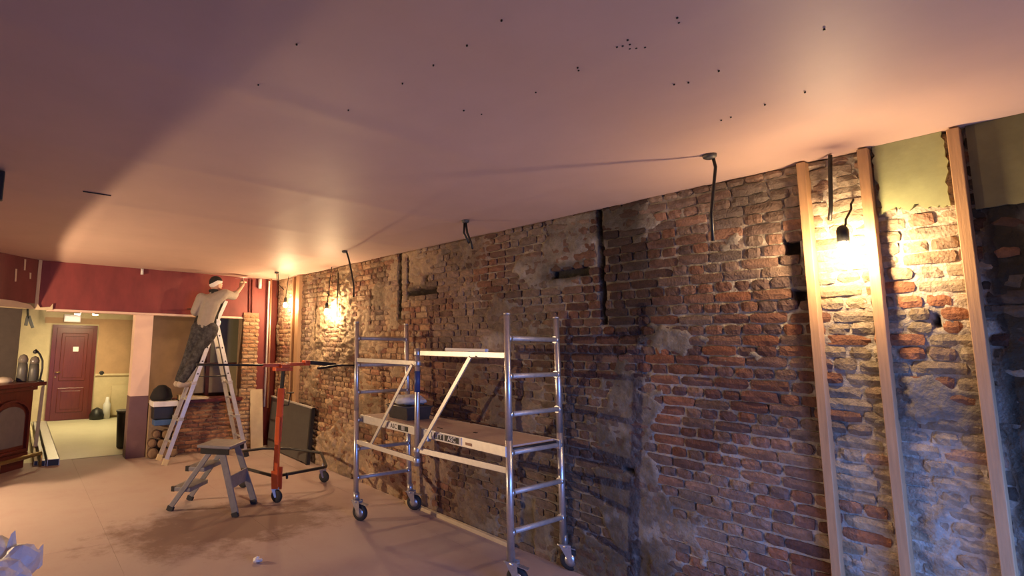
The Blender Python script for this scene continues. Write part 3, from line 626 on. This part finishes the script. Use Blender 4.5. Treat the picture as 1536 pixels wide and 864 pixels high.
rail('guard_rail', pp_(1, 1.49), (2.84, 3.63, 1.495), .022, .040, m_alu2); rail('guard_rail', (2.84, 3.56, 1.58), pp_(3, 1.585), .022, .042, m_alu2)
rail('lower_rail', pp_(1, .71), (2.84, 3.63, .70), .022, .042, m_alu2); rail('lower_rail', (2.84, 3.56, .785), pp_(3, .79), .022, .045, m_alu2)
rail('brace', (2.825, 3.66, 1.48), (2.825, 4.28, .72), .012, .03, m_alu2); rail('brace', (2.815, 2.94, 1.565), (2.815, 3.55, .80), .012, .034, m_alu2)
for z in (.70, .785, 1.495, 1.58): put(obj('hinge_collar', lathebm([(.028, -.02), (.03, -.015), (.03, .015), (.028, .02)], hx+Vector((0, 0, z)), 12), m_alu2), sc)
dk = put(obj('deck', prismbm([(2.90, 4.56, .935), (3.44, 4.57, .935), (3.49, 2.72, .935), (2.90, 2.68, .935)], (0, 0, .018)), m_ply), sc)
def dchild(name, bm, m):
    o = obj(name, bm, m); o.parent = dk; return o
for k in (1, 0):
    y0, y1 = ((3.64, 4.56), (2.66, 3.60))[1-k] if k else (2.66, 3.60)
    dchild('deck_side', box(2.875, 2.90, y0, y1, .885, .958, .003), m_alu2); dchild('deck_side', box(3.46, 3.48, y0, y1, .885, .955, .003), m_alu2)
dchild('deck_hook', tubebm([(2.93, 2.67, .93), (3.46, 2.70, .93)], .012, 8), m_black)
dchild('deck_hinge', box(2.868, 2.905, 3.50, 3.60, .86, .95, .004), m_zinc)
dchild('deck_hatch', box(3.02, 3.03, 3.50, 3.56, .953, .957), m_black); dchild('deck_hatch', box(3.12, 3.14, 3.20, 3.23, .953, .957), m_black)
def sticker(y0, y1, z0, z1, words, sign):
    dchild('sticker', box(2.8715, 2.8752, y0, y1, z0, z1), m_white)
    for txt, ya, yb, inv in words:
        if inv: dchild('label_block', box(2.8700, 2.8717, yb, ya, z0+.006, z1-.006), m_ink)
        cu = bpy.data.curves.new('lettering', 'FONT'); cu.body = txt; cu.size = (z1-z0)*(.92 if inv else 1.0); cu.align_x = 'CENTER'; cu.align_y = 'CENTER'; cu.materials.append(m_white if inv else m_ink); cu.extrude = .0004; cu.offset = .0008; cu.resolution_u = 3
        tmp = bpy.data.objects.new('lettering', cu); COL.objects.link(tmp)
        lm = bpy.data.meshes.new_from_object(tmp.evaluated_get(bpy.context.evaluated_depsgraph_get())); bpy.data.objects.remove(tmp)
        o = bpy.data.objects.new('lettering', lm); COL.objects.link(o); o.parent = dk
        o.rotation_euler = (PI/2, 0, -PI/2); o.location = (2.8694 if inv else 2.8712, (ya+yb)/2, (z0+z1)/2)
sticker(3.10, 3.47, .893, .950, (('1', 3.465, 3.44, False), ('ITT', 3.42, 3.31, True), ('ASC', 3.295, 3.13, True)), 1)
sticker(3.66, 4.10, .893, .948, (('1', 4.09, 4.06, False), ('ASC', 4.05, 3.92, False), ('IIII', 3.92, 3.77, True)), 1)
dchild('small_label', box(2.8735, 2.8752, 2.99, 3.06, .905, .925), m_tan)
lath = tag(obj('short_lath', box(2.83, 2.862, 2.80, 3.24, 1.605, 1.628, .002), m_white), 'short white lath lying on the scaffold top rail', 'lath')
crt = empty('plastic_crate', (3.2, 4.15, .953), 'smoky dark plastic crate on the far end of the scaffold deck', 'crate')
bm = bmesh.new(); prism(bm, [(3.05, 4.02, .953), (3.31, 4.02, .953), (3.31, 4.30, .953), (3.05, 4.30, .953)], (0, 0, .12)); 
for v in bm.verts:
    if v.co.z > 1: v.co.x += .02*(1 if v.co.x > 3.2 else -1); v.co.y += .02*(1 if v.co.y > 4.1 else -1)
put(obj('tub', bm, m_crate), crt)
put(obj('rim', tubebm([(3.025, 3.995, 1.072), (3.335, 3.995, 1.072), (3.335, 4.325, 1.072), (3.025, 4.325, 1.072)], .008, 6, closed=True), m_grey), crt)
bm = bmesh.new(); bmesh.ops.create_icosphere(bm, subdivisions=3, radius=1)
for v in bm.verts:
    n = fbm(np.array(v.co.x*3+5), np.array(v.co.y*3+v.co.z*2), 3)
    v.co = Vector((3.18+v.co.x*.15*(1+.15*n), 4.16+v.co.y*.16*(1+.15*n), 1.125+v.co.z*.05*(1+.5*n)))
tag(obj('plastic_bag', bm, m_bag, smooth=True), 'crumpled pale plastic bag spilling from the crate on the scaffold', 'bag')
# ------------------------------------------------------------------ panel lift
lf = empty('panel_lift', (2.38, 5.42, 0), 'orange panel lift with black hexagonal base loop on casters', 'panel lift')
loop = [(2.38, 5.43, .25), (2.25, 6.07, .23), (2.56, 6.95, .23), (2.88, 7.0, .23), (3.20, 6.80, .23), (3.42, 6.36, .23), (3.10, 5.62, .23)]
pts = []
for i, p in enumerate(loop):
    a, c, p = Vector(loop[i-1]), Vector(loop[(i+1) % len(loop)]), Vector(p)
    pts += [p+(a-p).normalized()*.06, p+((a-p).normalized()+(c-p).normalized())*.012, p+(c-p).normalized()*.06]
put(obj('base_loop', tubebm(pts, .017, 10, closed=True), m_black), lf)
bm = bmesh.new(); bar(bm, (2.375, 5.40, .17), (2.40, 5.44, .86), .050, .050, (1, -1, 0), .004); put(obj('mast', bm, m_orange), lf)
bm = bmesh.new(); bar(bm, (2.40, 5.44, .60), (2.425, 5.45, 1.16), .048, .07, (1, -.6, 0), .004); put(obj('mast_sleeve', bm, m_orange), lf)
bm = bmesh.new(); bar(bm, (2.35, 5.36, .14), (2.35, 5.38, .32), .02, .07, (1, -1, 0), .003); bar(bm, (2.42, 5.40, .12), (2.44, 5.44, .34), .02, .05, (1, -1, 0), .003); put(obj('mast_foot', bm, m_orange), lf)
bm = bmesh.new(); bar(bm, (2.425, 5.45, 1.12), (2.44, 5.45, 1.36), .036, .036, (1, -1, 0), .003); put(obj('inner_mast', bm, m_black), lf)
put(obj('winch_crank', tubebm([(2.45, 5.44, .98), (2.50, 5.42, .98), (2.52, 5.42, 1.10), (2.47, 5.42, 1.11), (2.56, 5.42, 1.11)], .007, 8), m_black), lf)
put(obj('winch_knob', lathebm([(.03, 0), (.035, .012), (.03, .024)], (2.47, 5.36, .26), 12, (1, -.4, 0)), m_black), lf)
bm = bmesh.new(); bx(bm, 2.33, 2.53, 5.40, 5.50, 1.345, 1.385, .006); bx(bm, 2.38, 2.48, 5.36, 5.54, 1.38, 1.42, .006); put(obj('cradle_head', bm, m_orange), lf)
bm = bmesh.new(); bar(bm, (2.20, 5.45, 1.405), (2.74, 5.45, 1.42), .04, .036, bev=.003); put(obj('cradle_arm', bm, m_orange), lf)
put(obj('crossbar', tubebm([(1.50, 5.45, 1.42), (2.28, 5.45, 1.408)], .012, 8), m_black), lf)
bm = bmesh.new(); bar(bm, (2.72, 5.44, 1.438), (3.08, 5.44, 1.405), .035, .045, bev=.004); put(obj('swing_arm', bm, m_black), lf)
bm = bmesh.new(); bar(bm, (2.78, 5.30, 1.375), (3.06, 5.38, 1.395), .03, .028, bev=.004); put(obj('swing_arm', bm, m_black), lf)
bm = bmesh.new(); bx(bm, 2.68, 2.74, 5.40, 5.50, 1.40, 1.46, .006); put(obj('arm_joint', bm, m_orange), lf)
put(obj('crossbar', tubebm([(3.05, 5.44, 1.402), (3.35, 5.44, 1.395)], .012, 8), m_black), lf)
put(obj('panel_stop', box(3.335, 3.36, 5.42, 5.46, 1.36, 1.44, .004), m_black), lf)
def lift_caster(x, y, top):
    bm = bmesh.new(); w0 = Vector((x+.01, y-.02, .065)); s = Vector((.85, .5, 0)).normalized()
    lathe(bm, [(.02, -.017), (.058, -.017), (.065, -.01), (.065, .01), (.058, .017), (.02, .017)], w0, 18, s); bmesh.ops.recalc_face_normals(bm, faces=bm.faces)
    c = put(obj('caster', bm, m_rub), lf)
    bm = bmesh.new()
    for e in (-1, 1): prism(bm, [w0+s*e*.022+Vector((-.01, 0, -.01)), w0+s*e*.022+Vector((.01, 0, -.01)), Vector((x+.03, y, .145))+s*e*.024, Vector((x-.03, y, .145))+s*e*.024], s*e*.004)
    bx(bm, x-.03, x+.03, y-.03, y+.03, .143, .15); tube(bm, [(x, y, .15), (x, y, top)], .012, 8); bmesh.ops.recalc_face_normals(bm, faces=bm.faces)
    o = obj('caster_fork', bm, m_zinc); o.parent = c
lift_caster(2.37, 5.39, .2); lift_caster(3.18, 5.86, .22); lift_caster(2.27, 6.12, .22); 
# ------------------------------------------------------------------ step stool
st = empty('step_stool', (1.80, 5.50, 0), 'grey three-step stool standing on the dusty floor before the ladder', 'step stool')
U = Vector((.715, -.70, 0)); V_ = Vector((.70, .715, 0)); O = Vector((1.51, 5.775, 0))          # climb direction, width, mid of the front feet
def sp_(u, w, z): p = O+U*u+V_*w; return Vector((p.x, p.y, z))
for e in (-1, 1):
    bm = bmesh.new(); bar(bm, sp_(.0, e*.185, .03), sp_(.40, e*.165, .60), .020, .048, U, .003); put(obj('front_rail', bm, m_stool), st)
    bm = bmesh.new(); bar(bm, sp_(.70, e*.215, .03), sp_(.50, e*.165, .60), .022, .065, U, .003); put(obj('rear_leg', bm, m_stool), st)
    for u, w in ((0, .185), (.70, .215)):
        bm = bmesh.new(); bar(bm, sp_(u-.005*(1 if u == 0 else -1), e*w, 0), sp_(u+.012*(1 if u == 0 else -1), e*w, .045), .034, .066, U, .004); put(obj('rubber_foot', bm, m_rub), st)
bm = bmesh.new(); bar(bm, sp_(.25, 0, .625), sp_(.60, 0, .625), .38, .03, bev=.008); put(obj('top_step', bm, m_stool), st)
bm = bmesh.new()
for e in (-1, 1): bar(bm, sp_(.30, e*.17, .585), sp_(.58, e*.17, .585), .02, .06)
bar(bm, sp_(.29, -.17, .585), sp_(.29, .17, .585), .02, .06); put(obj('top_bracket', bm, m_black), st)
for u, z in ((.27, .405), (.13, .205)):
    bm = bmesh.new(); bar(bm, sp_(u-.13, 0, z), sp_(u+.07, 0, z), .36, .042, bev=.008); s_ = put(obj('tread', bm, m_stool), st)
    for e in (-1, 1):
        bm = bmesh.new(); bar(bm, sp_(u-.135, e*.165, z), sp_(u-.10, e*.165, z), .03, .048); put(obj('tread_cap', bm, m_black), st)
bm = bmesh.new(); bar(bm, sp_(.615, -.185, .30), sp_(.615, .185, .30), .014, .13, bev=.003); put(obj('cross_panel', bm, m_stool), st)
# ------------------------------------------------------------------ ladder
ld = empty('stepladder', (2.36, 7.93, 0), 'tall aluminium A-frame ladder under the plastering worker', 'ladder')
hz = Vector((2.395, 0, 1.93))
def lrail(side, yb, yt, t):                      # t along the rail from the floor (0) to the hinge (1)
    xb = 1.77 if side == 0 else 2.91
    return Vector((xb+(hz.x-xb)*t, yb+(yt-yb)*t, hz.z*t))
RY = ((7.68, 7.77), (8.04, 7.99))
for side in (0, 1):
    for k, (yb, yt) in enumerate(RY):
        bm = bmesh.new(); bar(bm, lrail(side, yb, yt, .02), lrail(side, yb, yt, 1.0), .024, .058, (1, 0, 0) if side else (-1, 0, 0), .003); put(obj('stile', bm, m_alu2), ld)
        bm = bmesh.new(); bar(bm, lrail(side, yb, yt, .0), lrail(side, yb, yt, .04), .036, .072, (1, 0, 0), .004); put(obj('rubber_foot', bm, m_rub if side else m_board), ld)
        for t in (.30, .55):
            bm = bmesh.new(); bar(bm, lrail(side, yb, yt, t)-Vector((0, 0, .015)), lrail(side, yb, yt, t)+Vector((0, 0, .03)), .034, .07, (1, 0, 0), .003); put(obj('stile_bracket', bm, m_alud), ld)
    for t in (.145, .29, .435, .55, .68, .81, .93):
        put(obj('rung', tubebm([lrail(side, *RY[0], t), lrail(side, *RY[1], t)], .015, 10), m_alu2), ld)
bm = bmesh.new(); bar(bm, lrail(0, *RY[0], .98), Vector((2.525, 7.77, 2.25)), .022, .05, (-1, 0, 0), .003); put(obj('upper_stile', bm, m_alu2), ld)
for yt in (7.755, 8.005):
    put(obj('hinge_plate', lathebm([(.055, -.010), (.06, -.006), (.06, .006), (.055, .010)], (hz.x, yt, hz.z-.01), 18, (0, 1, 0)), m_zinc), ld)
for side in (0, 1):
    for t in (.62, .71, .81, .90): put(obj('rung_socket', lathebm([(.011, 0), (.011, .004), (.006, .005)], lrail(side, *RY[0], t)+Vector((0, -.012, 0)), 8, (0, -1, 0)), m_black), ld)
put(obj('tie_strap', tubebm([lrail(0, *RY[0], .60)+Vector((.03, 0, 0)), lrail(1, *RY[0], .60)-Vector((.03, 0, 0))], .008, 8), m_black), ld)
# ------------------------------------------------------------------ the worker: limbs as tapered chains, fused into one skin by a voxel remesh
def blob(name, chains, m, voxel, smooth_it=4, fac=.5, extra=None):
    bm = bmesh.new()
    for ch in chains:
        for (p, r) in ch:
            s = bmesh.ops.create_icosphere(bm, subdivisions=2, radius=r)
            for v in s['verts']: v.co += Vector(p)
        for (p, r), (q, t) in zip(ch, ch[1:]):
            p, q = Vector(p), Vector(q)
            if (q-p).length < 1e-4: continue
            s = bmesh.ops.create_cone(bm, cap_ends=True, segments=14, radius1=r, radius2=t, depth=(q-p).length)
            mm = Matrix.Translation((p+q)/2) @ Vector((0, 0, 1)).rotation_difference(q-p).to_matrix().to_4x4()
            for v in s['verts']: v.co = mm @ v.co
    if extra: extra(bm)
    me = bpy.data.meshes.new(name); bm.to_mesh(me); bm.free()
    o = bpy.data.objects.new(name, me); COL.objects.link(o)
    md = o.modifiers.new('r', 'REMESH'); md.mode = 'VOXEL'; md.voxel_size = voxel
    ms = o.modifiers.new('s', 'SMOOTH'); ms.factor = fac; ms.iterations = smooth_it
    dg = bpy.context.evaluated_depsgraph_get(); me2 = bpy.data.meshes.new_from_object(o.evaluated_get(dg)); me2.name = name
    o.modifiers.clear(); o.data = me2; me2.materials.clear(); me2.materials.append(m)
    me2.polygons.foreach_set('use_smooth', [True]*len(me2.polygons)); bpy.data.meshes.remove(me)
    return o
def ell(c, sx, sy, sz, rz=0, tilt=None):
    def f(bm):
        s = bmesh.ops.create_icosphere(bm, subdivisions=3, radius=1)
        mm = Matrix.Translation(c) @ Matrix.Rotation(rz, 4, 'Z') @ (tilt or Matrix.Identity(4)) @ Matrix.Diagonal((sx, sy, sz, 1))
        for v in s['verts']: v.co = mm @ v.co
    return f
FD = Vector((.62, .78, 0)).normalized(); SD = Vector((FD.y, -FD.x, 0))            # he faces up and away to the right; SD = his right
hip = Vector((2.25, 7.84, 1.80)); chest = Vector((2.335, 7.87, 2.20)); neck = Vector((2.375, 7.885, 2.375)); headc = Vector((2.395, 7.90, 2.50))
HX = (FD*.85+SD*.52).normalized(); HS = Vector((HX.y, -HX.x, 0))                  # head turned further right
lsh = Vector((2.195, 7.90, 2.285)); rsh = Vector((2.505, 7.80, 2.355))
lel = Vector((2.115, 7.92, 2.08)); lwr = Vector((2.27, 8.08, 2.02)); lha = Vector((2.34, 8.11, 2.05))
rel = Vector((2.665, 7.87, 2.335)); rwr = Vector((2.80, 7.955, 2.475)); rha = Vector((2.835, 7.975, 2.54))
lhip = hip - SD*.085; rhip = hip + SD*.085
lkn = Vector((2.085, 7.97, 1.42)); lan = Vector((1.975, 7.98, 1.09)); rkn = Vector((2.15, 7.85, 1.42)); ran = Vector((1.985, 7.86, 1.09))
def fingers(w, h, side):
    d = (h-w).normalized(); sx = d.cross(Vector((0, 0, 1))); sx = sx.normalized(); n = sx.cross(d).normalized(); out = []
    pc = w.lerp(h, .75)
    out.append([(w, .027), (pc-sx*.012, .024)]); out.append([(w, .026), (pc+sx*.014, .024)])
    for i, (o, L) in enumerate(((-.030, .066), (-.010, .076), (.010, .072), (.029, .056))):
        a = pc+sx*o+d*.012; b = a+d*L*.5+n*.012*side; c = b+d*L*.35+n*.028*side
        out.append([(a, .0105), (b, .0095), (c, .008)])
    t0 = w.lerp(pc, .45)-sx*.022*side
    out.append([(t0, .013), (t0-sx*.028*side+d*.028, .011), (t0-sx*.030*side+d*.055+n*.012*side, .009)])
    return out
def head_extra(bm):
    ell(headc+Vector((0, 0, .012)), .078, .094, .108, math.atan2(HX.y, HX.x)-PI/2)(bm)
    ell(headc+HX*.035+Vector((0, 0, -.045)), .055, .062, .068, math.atan2(HX.y, HX.x)-PI/2)(bm)
    ell(headc+HX*.098+Vector((0, 0, -.018)), .013, .022, .024, math.atan2(HX.y, HX.x)-PI/2)(bm)
    ell(headc+HX*.088+Vector((0, 0, -.062)), .026, .012, .010, math.atan2(HX.y, HX.x)-PI/2)(bm)
    for e in (-1, 1): ell(headc+HS*e*.080-HX*.005+Vector((0, 0, -.015)), .010, .020, .032, math.atan2(HX.y, HX.x)-PI/2)(bm)
wk = empty('person', (2.1, 7.9, 1.03), 'person in grey sweater and dark trousers on the ladder, reaching up to the ceiling', 'person')
torso = [[(lhip, .095), (rhip, .095)], [(hip, .115), (hip.lerp(chest, .5), .112), (chest, .125)], [(lsh+Vector((.03, 0, -.03)), .065), (chest, .12), (rsh+Vector((-.03, 0, -.03)), .065)], [(chest, .09), (neck, .052), (headc-Vector((0, 0, .03)), .05)]]
arms = [[(lsh, .058), (lel, .043), (lwr, .028)], [(rsh, .058), (rel, .043), (rwr, .028)]]
legs = [[(lhip, .088), (lkn, .060), (lkn.lerp(lan, .35), .054), (lan, .040)], [(rhip, .088), (rkn, .060), (rkn.lerp(ran, .35), .054), (ran, .040)]]
feet = [[(lan, .038), (lan+Vector((-.03, 0, -.045)), .036), (lan+Vector((.16, .01, -.05)), .028)], [(ran, .038), (ran+Vector((-.03, 0, -.045)), .036), (ran+Vector((.16, .01, -.05)), .028)]]
body = put(blob('body', torso+arms+legs+feet+fingers(rwr, rha, 1)+fingers(lwr, lha, -1), m_skin, .0055, 3, .5, head_extra), wk)
for e in (-1, 1):
    o = obj('eye', lathebm([(.001, -.011), (.009, -.006), (.011, 0), (.009, .006), (.001, .011)], headc+HX*.086+HS*e*.030+Vector((0, 0, .005)), 10), m_white); put(o, wk)
sw = [[(hip+Vector((.01, 0, .06)), .137), (hip.lerp(chest, .55), .137), (chest, .148)], [(lsh+Vector((.03, 0, -.02)), .085), (chest+Vector((0, 0, .02)), .138), (rsh+Vector((-.03, 0, -.02)), .085)], [(chest, .10), (neck-Vector((0, 0, .03)), .072)],
      [(lsh, .077), (lel, .060), (lel.lerp(lwr, .6), .050)], [(rsh, .077), (rel, .060), (rel.lerp(rwr, .28), .052)]]
put(blob('sweater', sw, m_sweat, .010, 4), wk)
tr = [[(lhip, .113), (lkn, .082), (lkn.lerp(lan, .4), .076), (lan+Vector((0, 0, .02)), .064)], [(rhip, .113), (rkn, .082), (rkn.lerp(ran, .4), .076), (ran+Vector((0, 0, .02)), .064)], [(lhip+Vector((0, 0, .03)), .118), (rhip+Vector((0, 0, .03)), .118)], [(hip, .13), (hip+Vector((.01, 0, .08)), .132)]]
put(blob('trousers', tr, m_trous, .011, 4), wk)
# dark bib of the dungarees on his front and right flank, and its neck strap
bibc = chest+FD*.055+SD*.075
put(blob('bib', [[(bibc+Vector((0, 0, .02)), .095), (hip+FD*.05+SD*.06+Vector((0, 0, .10)), .115)], [(bibc-SD*.12, .09), (hip+FD*.06-SD*.09+Vector((0, 0, .12)), .10)]], m_dark, .010, 4), wk)
put(blob('neck_strap', [[(neck-FD*.055+Vector((0, 0, .02)), .022), (neck-FD*.075+Vector((0, 0, -.05)), .018)], [(neck-FD*.03-SD*.05+Vector((0, 0, .02)), .026), (neck-FD*.05+Vector((0, 0, .025)), .026), (neck-FD*.03+SD*.05+Vector((0, 0, .02)), .026)]], m_dark, .008, 3), wk)
cap = bmesh.new(); ell(headc+Vector((0, 0, .030)), .089, .104, .096, math.atan2(HX.y, HX.x)-PI/2)(cap)
bmesh.ops.bisect_plane(cap, geom=cap.verts[:]+cap.edges[:]+cap.faces[:], plane_co=headc+Vector((0, 0, .02)), plane_no=(HX*-.30+Vector((0, 0, 1))), clear_inner=True)
put(obj('cap', cap, m_dark), wk)
hb = bmesh.new(); ell(headc+Vector((0, 0, .018)), .092, .107, .098, math.atan2(HX.y, HX.x)-PI/2)(hb)
nn = (HX*-.55+HS*-.25+Vector((0, 0, 1))).normalized()
bmesh.ops.bisect_plane(hb, geom=hb.verts[:]+hb.edges[:]+hb.faces[:], plane_co=headc+nn*.040, plane_no=nn, clear_outer=True)
bmesh.ops.bisect_plane(hb, geom=hb.verts[:]+hb.edges[:]+hb.faces[:], plane_co=headc-nn*.022, plane_no=nn, clear_inner=True)
put(obj('headband', hb, m_band), wk)
for an in (lan, ran):
    put(blob('shoe', [[(an+Vector((0, 0, -.01)), .048), (an+Vector((-.035, 0, -.045)), .046), (an+Vector((.08, .005, -.046)), .042), (an+Vector((.17, .01, -.05)), .034)]], m_shoe, .009, 3), wk)
tw = empty('plastering_trowel', rha, 'flat steel plastering trowel held against the ceiling by the worker', 'trowel')
bm = bmesh.new(); bar(bm, rha+Vector((-.10, -.04, .085)), rha+Vector((.13, .05, .115)), .11, .004, bev=.001); put(obj('blade', bm, m_zinc), tw)
put(obj('grip', tubebm([rha+Vector((-.05, -.03, .025)), rha+Vector((.06, .02, .035))], .014, 10), m_board), tw)
put(obj('shank', tubebm([rha+Vector((.0, 0, .03)), rha+Vector((.01, 0, .098))], .006, 8), m_zinc), tw)
hk = empty('plaster_hawk', lha, 'dark plasterer hawk board held in front of the worker', 'hawk')
bm = bmesh.new(); bar(bm, lha+Vector((-.24, -.06, .075)), lha+Vector((.06, .04, .095)), .22, .014); put(obj('board', bm, m_dark), hk)
put(obj('grip', tubebm([lha+Vector((.01, .0, -.05)), lha+Vector((.02, .03, .085))], .015, 10), m_board), hk)
# ------------------------------------------------------------------ loose things on the floor
bm = bmesh.new(); bmesh.ops.create_icosphere(bm, subdivisions=4, radius=1)
for v in bm.verts:
    n = float(fbm(np.array(v.co.x*1.7+3), np.array(v.co.y*1.7+v.co.z*1.3), 3)); k = 1+.35*n
    v.co = Vector((.02+v.co.x*.24*k, 4.28+v.co.y*.28*k, max(.004, .15+v.co.z*.19*k)))
bg = empty('rubble_bag', (.02, 4.28, 0), 'large crumpled white plastic bag in the bottom left of the floor', 'bag')
put(obj('sack', bm, m_bag), bg)
put(obj('knot', prismbm([(.05, 4.30, .28), (.09, 4.30, .30), (.075, 4.31, .40), (.06, 4.29, .36)], (.02, .03, .01)), m_bag), bg)
put(obj('knot', prismbm([(.20, 4.38, .12), (.25, 4.40, .12), (.245, 4.39, .26), (.23, 4.38, .22)], (.02, .03, .01)), m_bag), bg)
put(obj('blue_print', prismbm([(-.22, 4.02, .16), (-.06, 3.99, .14), (-.10, 4.0, .25), (-.2, 4.04, .28)], (.0, .03, .0)), m_blue), bg)
bm = bmesh.new(); bmesh.ops.create_icosphere(bm, subdivisions=2, radius=1)
for v in bm.verts:
    n = float(fbm(np.array(v.co.x*2.7), np.array(v.co.y*2.7+v.co.z*2), 2)); v.co = Vector((1.645+v.co.x*.03*(1+.5*n), 4.02+v.co.y*.03*(1+.5*n), .022+v.co.z*.02*(1+.4*n)))
tag(obj('crumpled_paper', bm, m_white), 'tiny crumpled white paper scrap lying alone on the floor', 'paper scrap')
